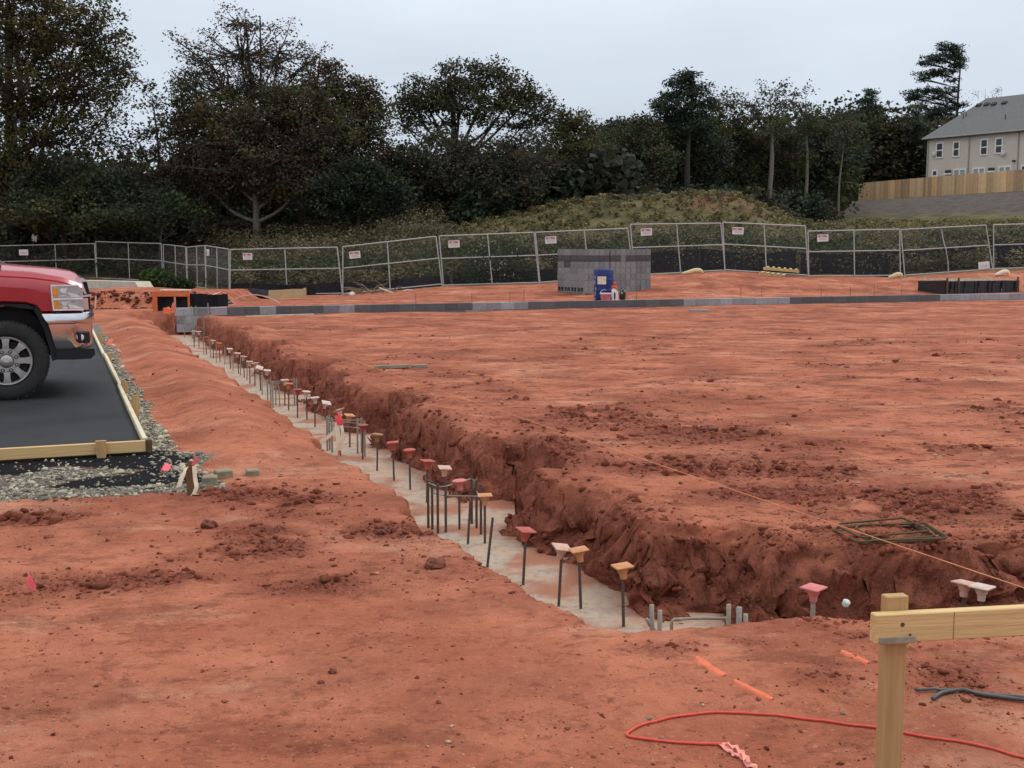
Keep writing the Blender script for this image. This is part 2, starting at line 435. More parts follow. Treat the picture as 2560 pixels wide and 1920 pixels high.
gm = bpy.data.materials.new('red_clay_ground'); gm.use_nodes = True
nt = gm.node_tree; N = nt.nodes; L = nt.links; bs = N['Principled BSDF']; bs.inputs['Roughness'].default_value = .95; bs.inputs['Specular IOR Level'].default_value = .12
tc = N.new('ShaderNodeTexCoord')
def attr_(n):
    a = N.new('ShaderNodeAttribute'); a.attribute_name = n; return a.outputs['Fac']
def noise(scale, detail=5, rough=.6, sc=None, rz=0.0):
    m_ = N.new('ShaderNodeMapping'); L.new(tc.outputs['Object'], m_.inputs[0])
    if sc: m_.inputs['Scale'].default_value = sc
    m_.inputs['Rotation'].default_value = (0, 0, rz)
    n_ = N.new('ShaderNodeTexNoise'); n_.inputs['Scale'].default_value = scale; n_.inputs['Detail'].default_value = detail; n_.inputs['Roughness'].default_value = rough
    L.new(m_.outputs[0], n_.inputs['Vector']); return n_.outputs['Fac']
def rng_(x, a, b, c=0, d=1):
    r_ = N.new('ShaderNodeMapRange'); r_.inputs[1].default_value = a; r_.inputs[2].default_value = b; r_.inputs[3].default_value = c; r_.inputs[4].default_value = d
    r_.interpolation_type = 'SMOOTHSTEP'
    L.new(x, r_.inputs[0]); return r_.outputs[0]
def mixc(f, a, b):
    m_ = N.new('ShaderNodeMix'); m_.data_type = 'RGBA'
    if isinstance(f, (int, float)): m_.inputs['Factor'].default_value = f
    else: L.new(f, m_.inputs['Factor'])
    for k, v in (('A', a), ('B', b)):
        if isinstance(v, tuple): m_.inputs[k].default_value = (*v, 1)
        else: L.new(v, m_.inputs[k])
    return m_.outputs['Result']
def mth(op, a, b):
    m_ = N.new('ShaderNodeMath'); m_.operation = op; m_.use_clamp = True
    for i, v in enumerate((a, b)):
        if isinstance(v, (int, float)): m_.inputs[i].default_value = v
        else: L.new(v, m_.inputs[i])
    return m_.outputs[0]
CLAY_HI = (.55, .194, .111); CLAY = (.405, .127, .070); CLAY_DK = (.170, .050, .026); DUST = (.64, .325, .205)
base = mixc(rng_(noise(.62, 8, .68), .40, .60), CLAY, CLAY_HI)
base = mixc(mth('MULTIPLY', rng_(noise(.7, 8, .72, (.7, 1.3, 1), -.16), .53, .64), .6), base, DUST)
base = mixc(mth('MULTIPLY', rng_(noise(1.2, 8, .76, (.75, 1.25, 1), -.24), .52, .61), .5), base, CLAY_DK)
base = mixc(mth('MULTIPLY', mth('MULTIPLY', rng_(noise(1.9, 8, .78, (.65, 1.3, 1), -.2), .55, .585), rng_(attr_('pad'), 0, 1, .18, 1)), .55), base, CLAY_DK)
k1 = rng_(noise(4.0, 8, .76, (.75, 1.25, 1), -.1), .575, .60)
k2 = rng_(noise(14, 6, .74, (.8, 1.2, 1), -.15), .60, .63)
k1 = mth('MULTIPLY', k1, rng_(attr_('pad'), 0, 1, .22, 1)); k2 = mth('MULTIPLY', k2, rng_(attr_('pad'), 0, 1, .55, 1))
base = mixc(mth('MULTIPLY', k1, .62), base, (.19, .054, .031))
base = mixc(mth('MULTIPLY', k2, .55), base, (.19, .054, .031))
base = mixc(mth('MULTIPLY', rng_(noise(.9, 4, .6), .45, .66), .5), base, (.25, .080, .047))
base = mixc(mth('MULTIPLY', rng_(noise(9, 4, .7), .52, .7), .38), base, CLAY_DK)
base = mixc(mth('MULTIPLY', rng_(noise(42, 3, .6), .58, .72), .35), base, DUST)
rg = attr_('rough')
rgn = mth('MULTIPLY', rg, rng_(noise(16, 5, .7), .30, .55, .45, 1))
base = mixc(mth('MULTIPLY', rgn, .92), base, mixc(rng_(noise(30, 3), .4, .65), (.135, .040, .026), (.25, .074, .046)))
wc = mixc(rng_(noise(7, 5, .7), .35, .65), (.20, .066, .041), (.42, .14, .086))
base = mixc(mth('MULTIPLY', attr_('wall'), .85), base, wc)
gr = mixc(rng_(noise(.6, 6, .65), .38, .64), (.075, .068, .030), (.150, .128, .058))
gr = mixc(mth('MULTIPLY', rng_(noise(2.2, 5, .7), .5, .68), .7), gr, (.10, .085, .04))
gr = mixc(attr_('red'), gr, (.19, .082, .046))
gr = mixc(attr_('bare'), gr, mixc(rng_(noise(1.2, 6, .7), .35, .65), (.082, .066, .057), (.125, .104, .091)))
base = mixc(attr_('grass'), base, gr)
base = mixc(attr_('gravel'), base, mixc(rng_(noise(45, 3), .4, .62), (.12, .112, .095), (.25, .235, .20)))
base = mixc(attr_('tar'), base, (.012, .012, .014))
L.new(base, bs.inputs['Base Color'])
hsum = N.new('ShaderNodeMath'); hsum.operation = 'ADD'
L.new(noise(30, 6, .68), hsum.inputs[0])
h2 = mth('MULTIPLY', noise(130, 3, .6), .35); L.new(h2, hsum.inputs[1])
hs2 = N.new('ShaderNodeMath'); hs2.operation = 'MULTIPLY_ADD'; L.new(k1, hs2.inputs[0]); hs2.inputs[1].default_value = .55; L.new(hsum.outputs[0], hs2.inputs[2])
hs3 = N.new('ShaderNodeMath'); hs3.operation = 'MULTIPLY_ADD'; L.new(k2, hs3.inputs[0]); hs3.inputs[1].default_value = .35; L.new(hs2.outputs[0], hs3.inputs[2]); hsum = hs3
bp = N.new('ShaderNodeBump'); bp.inputs['Strength'].default_value = .9; bp.inputs['Distance'].default_value = .026
L.new(hsum.outputs[0], bp.inputs['Height']); vor = N.new('ShaderNodeTexVoronoi'); vor.inputs['Scale'].default_value = 11; vor.inputs['Detail'].default_value = 2
dm = N.new('ShaderNodeMapping'); L.new(tc.outputs['Object'], dm.inputs[0])
dn = N.new('ShaderNodeTexNoise'); dn.inputs['Scale'].default_value = 6; dn.inputs['Detail'].default_value = 4; L.new(tc.outputs['Object'], dn.inputs['Vector'])
dv = N.new('ShaderNodeVectorMath'); dv.operation = 'SCALE'; dv.inputs['Scale'].default_value = .22; L.new(dn.outputs['Color'], dv.inputs[0])
da = N.new('ShaderNodeVectorMath'); da.operation = 'ADD'; L.new(dm.outputs[0], da.inputs[0]); L.new(dv.outputs[0], da.inputs[1]); L.new(da.outputs[0], vor.inputs['Vector'])
wsum = N.new('ShaderNodeMath'); wsum.operation = 'ADD'; L.new(vor.outputs['Distance'], wsum.inputs[0]); L.new(noise(13, 8, .78), wsum.inputs[1])
wbs = mth('MULTIPLY', attr_('wall'), .62)
wb_ = N.new('ShaderNodeBump'); wb_.inputs['Distance'].default_value = .09; L.new(wbs, wb_.inputs['Strength']); L.new(wsum.outputs[0], wb_.inputs['Height']); L.new(bp.outputs[0], wb_.inputs['Normal'])
L.new(wb_.outputs[0], bs.inputs['Normal'])

go = np_mesh('ground', np.stack([X1, Y1, Zg], 1), Q, gm, smooth=True)
tag(go, kind='structure')
for nme in ('pad', 'rough', 'wall', 'grass', 'bare', 'gravel', 'tar', 'red'):
    a = go.data.attributes.new(nme, 'FLOAT', 'POINT'); a.data.foreach_set('value', np.ascontiguousarray(np.clip(D[nme], 0, 1), 'f'))

# ------------------------------------------------------------------ footing poured in the trench
def slab_grid(name, t0, t1, s0, s1, n, m, z0, m_, amp=.012):
    tt, ss_ = np.meshgrid(np.linspace(t0, t1, n), np.linspace(s0, s1, m))
    X = tt * CA - ss_ * SA; Y = tt * SA + ss_ * CA
    Z = z0 + amp * (fbm(tt * 2, ss_ * 2, 4, 120) - .5) * 2 + .006 * (fbm(tt * 14, ss_ * 14, 3, 121) - .5) * 2
    i = np.arange(n * m).reshape(m, n)
    q = np.stack([i[:-1, :-1], i[:-1, 1:], i[1:, 1:], i[1:, :-1]], -1).reshape(-1, 4)
    # skirt down so that it is a slab and not a sheet
    ring = np.concatenate([i[0, :], i[1:, -1], i[-1, -2::-1], i[-2:0:-1, 0]])
    V = np.stack([X.ravel(), Y.ravel(), Z.ravel()], 1); Vb = V[ring].copy(); Vb[:, 2] = z0 - .3
    k = len(V); r = len(ring); a = np.arange(r); b = (a + 1) % r
    q2 = np.stack([ring[a], k + a, k + b, ring[b]], 1)
    return np.concatenate([V, Vb]), np.concatenate([q, q2])
conc = mat('footing_concrete', rgb(.40, .36, .29), .9, var=.22, scale=3.4, bump=.6, bscale=30, col2=rgb(.46, .30, .205), attr=None)
V1, Q1 = slab_grid('f', 1.75, 3.75, 4.35, 29.59, 40, 420, -.45, conc)
V2, Q2 = slab_grid('f', 3.76, 30, -9, 7.0, 240, 120, -.45, conc)
fo = np_mesh('concrete_footing', np.concatenate([V1, V2]), np.concatenate([Q1, Q2 + len(V1)]), conc, smooth=True)
tag(fo, kind='structure')
VV = np.concatenate([V1, V2]); tf = VV[:, 0] * CA + VV[:, 1] * SA; sf = -VV[:, 0] * SA + VV[:, 1] * CA
sdf = trench_sd(tf, sf); mud = np.clip(np.exp(np.minimum(sdf, 0) / .13) * 1.2 * fbm(tf * 6, sf * 6, 3, 141) + .9 * ss(.52, .70, fbm(tf * 3.1, sf * 3.1, 4, 142)), 0, 1)
ma = fo.data.attributes.new('mud', 'FLOAT', 'POINT'); ma.data.foreach_set('value', np.ascontiguousarray(mud, 'f'))
nt2 = conc.node_tree; b2 = nt2.nodes['Principled BSDF']; src2 = b2.inputs['Base Color'].links[0].from_socket
an = nt2.nodes.new('ShaderNodeAttribute'); an.attribute_name = 'mud'
n3 = nt2.nodes.new('ShaderNodeTexNoise'); n3.inputs['Scale'].default_value = 11; n3.inputs['Detail'].default_value = 6; n3.inputs['Roughness'].default_value = .75
tc3 = [n for n in nt2.nodes if n.type == 'TEX_COORD'][0]; nt2.links.new(tc3.outputs['Object'], n3.inputs['Vector'])
r3 = nt2.nodes.new('ShaderNodeMapRange'); r3.inputs[1].default_value = .50; r3.inputs[2].default_value = .62; nt2.links.new(n3.outputs['Fac'], r3.inputs[0])
m3 = nt2.nodes.new('ShaderNodeMix'); m3.data_type = 'RGBA'; m3.inputs['B'].default_value = (.155, .15, .135, 1); nt2.links.new(src2, m3.inputs['A'])
k3 = nt2.nodes.new('ShaderNodeMath'); k3.operation = 'MULTIPLY'; k3.inputs[1].default_value = .6; nt2.links.new(r3.outputs[0], k3.inputs[0]); nt2.links.new(k3.outputs[0], m3.inputs['Factor'])
m4 = nt2.nodes.new('ShaderNodeMix'); m4.data_type = 'RGBA'; m4.inputs['B'].default_value = (.33, .135, .08, 1); nt2.links.new(m3.outputs['Result'], m4.inputs['A']); nt2.links.new(an.outputs['Fac'], m4.inputs['Factor'])
nt2.links.new(m4.outputs['Result'], b2.inputs['Base Color'])

# ------------------------------------------------------------------ paving
asph = mat('asphalt', rgb(.012, .013, .015), .78, var=.3, scale=.9, bump=.5, bscale=220, col2=rgb(.032, .032, .034), spec=.35)
tt, s2 = np.meshgrid(np.concatenate([np.linspace(-60, -8, 30), np.linspace(-7.8, .575, 90)]), np.linspace(9.41, 23.5, 80))
Xp = tt * CA - s2 * SA; Yp = tt * SA + s2 * CA; Zp = .13 + .008 * (fbm(tt * 1.1, s2 * 1.1, 3, 131) - .5) * 2
n, m = tt.shape[1], tt.shape[0]; i = np.arange(n * m).reshape(m, n)
q = np.stack([i[:-1, :-1], i[:-1, 1:], i[1:, 1:], i[1:, :-1]], -1).reshape(-1, 4)
ring = np.concatenate([i[0, :], i[1:, -1], i[-1, -2::-1], i[-2:0:-1, 0]])
V = np.stack([Xp.ravel(), Yp.ravel(), Zp.ravel()], 1); Vb = V[ring].copy(); Vb[:, 2] = .02
a = np.arange(len(ring)); b = (a + 1) % len(ring)
po = np_mesh('pavement', np.concatenate([V, Vb]), np.concatenate([q, np.stack([ring[a], len(V) + a, len(V) + b, ring[b]], 1)]), asph, smooth=False)
tag(po, kind='structure')
# ------------------------------------------------------------------ shared materials
M_wood = mat('pale_lumber', rgb(.62, .44, .20), .75, var=.12, scale=5, stretch=(1, 1, 12), bump=.25, bscale=40)
M_woodx = mat('lumber_grain_along', rgb(.54, .35, .15), .75, col2=rgb(.72, .50, .235), scale=4, stretch=(.6, 14, 14), bump=.3, bscale=10)
M_woodz = mat('lumber_grain_upright', rgb(.39, .235, .10), .75, col2=rgb(.53, .335, .15), scale=4, stretch=(14, 14, .6), bump=.3, bscale=10)
M_greywood = mat('weathered_wood', rgb(.27, .23, .17), .85, var=.25, scale=9, bump=.3)
M_darkwood = mat('damp_wood', rgb(.12, .07, .035), .85, var=.3, scale=9)
M_knot = mat('wood_knot', rgb(.13, .07, .03), .8)
M_steel = mat('rebar_steel', rgb(.085, .075, .068), .6, metal=.35, var=.4, scale=18, col2=rgb(.14, .10, .075), bump=.3, bscale=120)
M_greysteel = mat('cement_splashed_steel', rgb(.29, .26, .215), .8, var=.3, scale=14, bump=.3)
M_rust = mat('rusty_steel', rgb(.085, .055, .028), .85, var=.35, scale=20, col2=rgb(.14, .085, .04))
CAPC = {'red': rgb(.44, .09, .07), 'orange': rgb(.68, .19, .065), 'pale': rgb(.60, .40, .31), 'tan': rgb(.58, .28, .12), 'white': rgb(.62, .52, .45), 'dark': rgb(.29, .06, .055), 'pink': rgb(.66, .20, .20), 'brown': rgb(.30, .16, .09)}
M_cap = {k: mat('cap_plastic_' + k, c, .7, scale=22, col2=(c[0] * .6 + .16, c[1] * .6 + .06, c[2] * .6 + .035, 1)) for k, c in CAPC.items()}
M_pink = mat('pink_flagging', rgb(.88, .14, .17), .55, var=.12, scale=30, spec=.4)
M_whiteflag = mat('pale_flagging', rgb(.86, .76, .56), .55, var=.1, scale=30)
M_orange = mat('marking_orange', rgb(.80, .20, .07), .7, var=.1)

# ------------------------------------------------------------------ loose clods, stones and chips (nobody could count them)
def lump_mesh(name, P, Rr, m_, cols=None, flat=(.7, 1.0), seed=5, jit=.28):
    """many small stones or clods as one mesh: P (n,3) centres, Rr (n,) radii"""
    rg = np.random.default_rng(seed); n = len(P)
    g = (1 + 5 ** .5) / 2
    iv = np.array([(-1, g, 0), (1, g, 0), (-1, -g, 0), (1, -g, 0), (0, -1, g), (0, 1, g), (0, -1, -g), (0, 1, -g), (g, 0, -1), (g, 0, 1), (-g, 0, -1), (-g, 0, 1)], float)
    iv /= np.linalg.norm(iv[0])
    fc = np.array([(0, 11, 5), (0, 5, 1), (0, 1, 7), (0, 7, 10), (0, 10, 11), (1, 5, 9), (5, 11, 4), (11, 10, 2), (10, 7, 6), (7, 1, 8), (3, 9, 4), (3, 4, 2), (3, 2, 6), (3, 6, 8), (3, 8, 9), (4, 9, 5), (2, 4, 11), (6, 2, 10), (8, 6, 7), (9, 8, 1)])
    sc = Rr[:, None] * np.stack([rg.uniform(.6, 1.5, n), rg.uniform(.6, 1.5, n), rg.uniform(flat[0], flat[1], n)], 1)
    v = iv[None] * (1 + rg.uniform(-jit, jit, (n, 12, 1)))
    th = rg.uniform(0, 2 * PI, n); tl = rg.uniform(-.5, .5, n)
    v = v * sc[:, None, :]
    y, z = v[..., 1] * np.cos(tl)[:, None] - v[..., 2] * np.sin(tl)[:, None], v[..., 1] * np.sin(tl)[:, None] + v[..., 2] * np.cos(tl)[:, None]
    x2 = v[..., 0] * np.cos(th)[:, None] - y * np.sin(th)[:, None]; y2 = v[..., 0] * np.sin(th)[:, None] + y * np.cos(th)[:, None]
    v = np.stack([x2, y2, z], -1) + P[:, None, :]
    q = (fc[None] + (np.arange(n) * 12)[:, None, None]).reshape(-1, 3)
    cc = None if cols is None else np.repeat(cols, 20, 0)
    return np_mesh(name, v.reshape(-1, 3), q, m_, cc)
rg = np.random.default_rng(7)
def in_frame_pts(n, ymin=820, ymax=1930, pw=1.0):
    px = rg.uniform(-60, 2620, n); py = ymin + (ymax - ymin) * rg.uniform(0, 1, n) ** pw
    u = (px - 1280) / F; v = (960 - py) / F
    dz = -SP + v * CP; k = -HC / dz
    return u * k, (CP + v * SP) * k
X_, Y_ = in_frame_pts(120000)
Dp = land(X_, Y_, True); dist = np.hypot(X_, Y_)
rim = np.exp(-np.clip(Dp['sd'] - .05, 0, 9) / .22) * (Dp['t'] > 3.0) * (Dp['sd'] > -.25)
fleck = ss(.60, .74, fbm(X_ * 1.7, Y_ * 2.2, 3, 201))
pr = .055 + .75 * Dp['rough'] ** 1.5 + .55 * rim + .13 * fleck
on_pave = boxsd(Dp['t'], Dp['s'], -60, .62, 9.3, 24) < 0
keep = (rg.uniform(0, 1, len(X_)) < pr) & (Dp['wall'] < .25) & ~on_pave & (Dp['gravel'] < .3) & (Dp['tar'] < .3) & ((Dp['sd'] > -.22) | (rg.uniform(0, 1, len(X_)) < .03)) & (dist < 30)
X_, Y_, Z_ = X_[keep], Y_[keep], Dp['z'][keep]; rr = Dp['rough'][keep]; rm_ = rim[keep]; dd = dist[keep]
Z_ = np.where(Dp['sd'][keep] < -.1, -.45, Z_)
sz = (.0022 + .0036 * rg.exponential(1, len(X_)) ** 1.3) * (1 + .30 * rr + 1.0 * rm_); sz = np.clip(sz, .002, .034) * np.clip(dd / 7, .7, 1.6) * (.5 + .5 * np.maximum(rr, rm_))
wi = rg.choice(WALLV, 3000); wsz = np.clip(.004 + .007 * rg.exponential(1, 3000), .004, .032)
X_ = np.concatenate([X_, X1[wi]]); Y_ = np.concatenate([Y_, Y1[wi]]); Z_ = np.concatenate([Z_, Zg[wi]]); sz = np.concatenate([sz, wsz])
bx_ = rg.uniform(-14.3, -9.0, 1200); by_ = 34.6 + rg.normal(0, .45, 1200); bz_ = land(bx_, by_)      # the broken face of the dug bank
X_ = np.concatenate([X_, bx_]); Y_ = np.concatenate([Y_, by_]); Z_ = np.concatenate([Z_, bz_]); sz = np.concatenate([sz, np.clip(.018 + .022 * rg.exponential(1, 1200), .012, .08)])
M_clod = mat('clay_clods', rgb(.21, .062, .037), .95, var=.35, scale=25, bump=.5, bscale=90, attr='Col', spec=.1)
cv = rg.uniform(.55, 1.25, (len(X_), 1)) * np.array([[1, 1, 1]])
cv = np.where(rg.uniform(0, 1, (len(X_), 1)) < .25, cv * 1.35, cv); cv[len(sz) - 4200:] *= .8; cv[len(sz) - 1200:] *= .75
co_ = lump_mesh('dirt_clods', np.stack([X_, Y_, Z_ + sz * .02], 1), sz, M_clod, cv, seed=8, flat=(.45, .95), jit=.5)
tag(co_, 'loose dark red clods of clay scattered over the ground and along the trench lip', 'dirt clods', kind='stuff')
print('clods', len(X_))
# pale stone chips
X_, Y_ = in_frame_pts(2600, pw=.9)
Dp = land(X_, Y_, True); f_ = ss(.56, .70, fbm(X_ * 1.1 + 3, Y_ * 1.4, 3, 211))
keep = (rg.uniform(0, 1, len(X_)) < .012 + .22 * f_) & (Dp['sd'] > .2) & ~(boxsd(Dp['t'], Dp['s'], -60, .62, 9.3, 24) < 0) & (np.hypot(X_, Y_) < 28)
X_, Y_, Z_ = X_[keep], Y_[keep], Dp['z'][keep]; sz = .003 + .0045 * rg.exponential(1, len(X_)); sz = np.clip(sz, .003, .022) * np.clip(np.hypot(X_, Y_) / 8, .6, 1.4)
M_chip = mat('pale_stone', rgb(.36, .27, .21), .85, var=.2, scale=20, attr='Col')
cv = rg.uniform(.55, 1.35, (len(X_), 1)) * np.array([[1, .93, .87]])
o = lump_mesh('stone_chips', np.stack([X_, Y_, Z_ + sz * .3], 1), sz, M_chip, cv, flat=(.35, .7), seed=9)
tag(o, 'small pale stone chips scattered over the red ground', 'stone chips', kind='stuff')
# crushed stone round the paving forms
t_ = np.concatenate([rg.uniform(-9, 1.05, 26000), rg.uniform(.62, .92, 7000)]); s_ = np.concatenate([rg.uniform(7.9, 9.4, 26000), 8.6 + 14 * rg.uniform(0, 1, 7000) ** 1.5])
X_, Y_ = S2W(t_, s_); Dp = land(X_, Y_, True)
keep = ((Dp['gravel'] > .5) & (rg.uniform(0, 1, len(X_)) < .85)) | ((Dp['tar'] > .5) & (rg.uniform(0, 1, len(X_)) < .10)) | ((Dp['gravel'] > .03) & (rg.uniform(0, 1, len(X_)) < .3))
keep &= ~((t_ < .62) & (s_ > 9.33))
X_, Y_, Z_ = X_[keep], Y_[keep], Dp['z'][keep]; sz = np.clip(.0045 + .0048 * rg.exponential(1, len(X_)), .004, .03)
M_stone = mat('crushed_stone', rgb(.29, .262, .205), .9, var=.25, scale=20, bump=.3, attr='Col')
cv = rg.uniform(.4, 1.75, (len(X_), 1)) * np.array([[1, .98, .93]])
o = lump_mesh('gravel', np.stack([X_, Y_, Z_ + sz * .35], 1), sz, M_stone, cv, flat=(.4, .9), seed=10, jit=.48)
tag(o, 'grey crushed stone spread along the edge forms of the asphalt', 'gravel', kind='stuff')
# larger single clods that the photograph shows one by one
def clod(px, py, r, label, m_=None, squash=.8, seed=1, name='dirt_clod'):
    p = ground_px(px, py); rr = np.random.default_rng(seed)
    bm = bpy.data.meshes.new(name)
    import bmesh
    b = bmesh.new(); bmesh.ops.create_icosphere(b, subdivisions=3, radius=1)
    for v in b.verts:
        c = v.co; k = 1 + .5 * (float(fbm(c.x * 1.6 + seed, c.y * 1.6 + c.z * 1.3, 4, seed)) - .5) * 2 + .22 * (float(fbm(c.x * 4 + seed, c.y * 4 + c.z * 3, 3, seed + 3)) - .5) * 2
        v.co = Vector((c.x * k * r * 1.15, c.y * k * r, c.z * k * r * squash))
    b.to_mesh(bm); b.free(); bm.materials.append(m_ or M_clodbig)
    o = bpy.data.objects.new(name, bm); C.objects.link(o); o.location = (p.x, p.y, p.z + r * squash * .45)
    return tag(o, label, 'clod', 'single large clods of clay')
M_clodbig = mat('big_clod', rgb(.19, .066, .042), .95, var=.35, scale=40, bump=.6, bscale=70)
clod(523, 1318, .038, 'dark cube-like clod of clay left of the two loose patches before the trench', seed=3)
clod(960, 1333, .036, 'dark round clod of clay on the left bank just before the trench', seed=4)
clod(1772, 1078, .075, 'largest flat topped clod of clay on the wide red pad', squash=.5, seed=5)
clod(1090, 1420, .042, 'rough dark clod of clay in the ground near the left trench lip', seed=6)
clod(832, 1682, .016, 'small dark clod alone on the smooth clay at the bottom of the photo', seed=7)

# ------------------------------------------------------------------ wooden forms round the paving
def stake_wood(name, label, loc, h, w_, th, rz, group=None, tilt=0, m_=M_woodz, point=True, cat='wooden stake'):
    o = MB(); z0 = -.12
    pts = [(-w_ / 2, .0), (-w_ / 2 * .93, h), (w_ / 2 * .93, h), (w_ / 2, 0), (0.004, z0)] if not point else [(-w_ / 2, h), (w_ / 2, h), (w_ / 2, h * .45), (w_ * .32, 0), (w_ * .1, z0), (-w_ * .1, z0), (-w_ * .32, 0), (-w_ / 2, h * .45)]
    o.prism(pts, -th / 2, th / 2)
    r = o.build(name, m_); r.location = loc; r.rotation_euler = (tilt, 0, rz)
    return tag(r, label, cat, group)
x, y = S2W(0, 9.37)
t = thing('form_board', 'long pale lumber form board along the near edge of the asphalt', 'form board', (x, y, 0), A, 'form boards round the asphalt')
b = MB().box((-6.7, 0, .118), (14.6, .038, .089), bev=.004); b.build('plank', M_woodx, t)
b = MB().box((.624, 0, .118), (.045, .052, .095)); b.build('end_block', M_darkwood, t)
for kx in (.12, -.35, -.71, -1.2, -1.9): pass
x, y = S2W(.60, 16.3)
t = thing('form_board', 'dusty form board running back along the right edge of the asphalt', 'form board', (x, y, 0), A, 'form boards round the asphalt')
for i, (s0, s1, dx) in enumerate(((-6.85, -2.95, 0), (-2.94, 1.2, .012), (1.21, 6.9, -.006))):
    MB().box((dx, (s0 + s1) / 2, .125), (.038, s1 - s0, .089), bev=.004).build('plank', mat('dusty_lumber', rgb(.56, .47, .30), .8, col2=rgb(.70, .62, .45), scale=7, bump=.2), t)
p = onz(258, 1172, .02)
stake_wood('form_stake', 'pointed wooden stake nailed to the front of the near form board', S2W(W2S(p.x, p.y)[0], 9.325) + (.02,), .165, .078, .036, A, 'stakes holding the form boards')
for (px, py, h, lb) in ((322, 1046, .19, 'wooden stake outside the right form board, nearest to its corner'), (302, 988, .12, 'short wooden stake outside the right form board, second from its corner'),
                        (258, 906, .10, 'low wooden stake against the right form board beside the grey rubble'), (241, 862, .17, 'leaning wooden stake at the far right form board below the truck bumper')):
    p = onz(px, py, .05); tt, s2 = W2S(p.x, p.y)
    x, y = S2W(.655, s2)
    stake_wood('form_stake', lb, (x, y, .03), h + .05, .06, .036, A + .2, 'stakes holding the form boards')

# ------------------------------------------------------------------ offcuts, pebble blocks, boards on the pad
for (px, py, L_, lb) in ((522, 1213, .105, 'grey wooden block offcut nearest to the flagged stake'), (556, 1197, .12, 'grey block offcut just behind the first one'), (629, 1190, .095, 'half buried block offcut lying apart on the right')):
    p = ground_px(px, py); o = MB().box((0, 0, .03), (L_, .09, .068), bev=.006).build('wood_offcut', mat('dirty_offcut', rgb(.17, .145, .095), .9, col2=rgb(.33, .27, .18), scale=14, bump=.3))
    o.location = (p.x, p.y + .03, p.z - .004 if px < 600 else p.z - .02); o.rotation_euler = (.04, 0, {522: .2, 556: .55, 629: .3}[px])
    tag(o, lb, 'wood block', 'wooden block offcuts by the flagged stake')
for (px, py, L_, lb, rz) in ((979, 921, .48, 'longer grey plank scrap lying on the pad', .12), (1048, 920, .22, 'shorter grey plank scrap lying on the pad', .18)):
    p = ground_px(px, py); o = MB().box((0, 0, .025), (L_, .085, .045), bev=.004).build('plank_scrap', M_greywood)
    o.location = (p.x, p.y, p.z); o.rotation_euler = (0, -.03, rz); tag(o, lb, 'plank', 'grey plank scraps on the pad')

# ------------------------------------------------------------------ capped rebar dowels in the footing
def cap_mb(m, r=.052):
    m.box((0, 0, .0), (2 * r, 2 * r, .011), bev=.004)
    m.lathe([(.019, -.072), (.022, -.040), (.027, -.036), (.032, -.022), (.043, -.0062)], n=14)
    m.lathe([(.0, .012), (.02, .010), (.036, .0065)], n=14, close=False)
    return m
def cap_round(m, r=.055):
    m.lathe([(.019, -.072), (.022, -.038), (.034, -.018), (r, -.004), (r, .003), (r * .8, .008), (0.004, .011)], n=18)
    return m
CAPMESH = {}
def bar_mesh(h, r):
    m = MB(); m.tube([(0, 0, -.08), (0, 0, h)], r, 8)
    for i in range(int(h / .022)): m.lathe([(r, 0), (r * 1.16, .003), (r, .006)], (0, 0, .012 + i * .022), n=8, close=False)
    return m
DOW = []
def dowel(px, py, col, label, ztop=-.10, tilt=(0, 0), shape='sq', zb=-.45, r=.0085, yaw=0, m_=None, group='capped rebar dowels along the trench', tfix=None):
    p = onz(px, py, ztop); tt, s2 = W2S(p.x, p.y)
    h = ztop - zb
    # foot: follow the lean
    e = thing('rebar_dowel', label, 'rebar', (p.x - math.sin(tilt[0]) * h, p.y, zb), 0, group)
    e.rotation_euler = (0, tilt[0], 0)
    bar_mesh(h - (.0 if not col else .012), r).build('bar', m_ or M_steel, e)
    if col:
        c = (cap_mb if shape == 'sq' else cap_round)(MB()).build('cap', M_cap[col], e)
        c.location = (0, 0, h); c.rotation_euler = (tilt[1], random.uniform(-.12, .12) if not tilt[1] else tilt[1] * .8, yaw)
    DOW.append(e); return e
random.seed(4)
dowel(1556, 1415, 'tan', 'rebar dowel with tan square cap, nearest one in the trench by the corner', tilt=(-.03, 0), yaw=.3)
dowel(1447, 1374, 'tan', 'rebar dowel whose wide tan cap touches its left neighbour', tilt=(-.04, 0), yaw=.2)
dowel(1405, 1368, 'pale', 'rebar dowel with pale tilted cap touching the tan cap on its right', tilt=(.05, .15), yaw=.3)
dowel(1315, 1325, 'red', 'rebar dowel with dusty red square cap between the tan pair and the bare leaning bar', tilt=(.05, .1), yaw=.5)
dowel(1232, 1293, None, 'bare leaning rebar dowel without a cap beside the first side pocket', tilt=(.11, 0), group='bare rebar in the trench')
dowel(1212, 1238, 'tan', 'rebar dowel with faded orange cap just left of the bare leaning bar', yaw=.1)
dowel(1176, 1250, None, 'thin bare rebar dowel standing before the first cage', tilt=(.06, 0), ztop=-.13, group='bare rebar in the trench')
dowel(1148, 1202, 'pink', 'rebar dowel with broad pink and white cap in front of the first rebar cage', shape='rd', ztop=-.08)
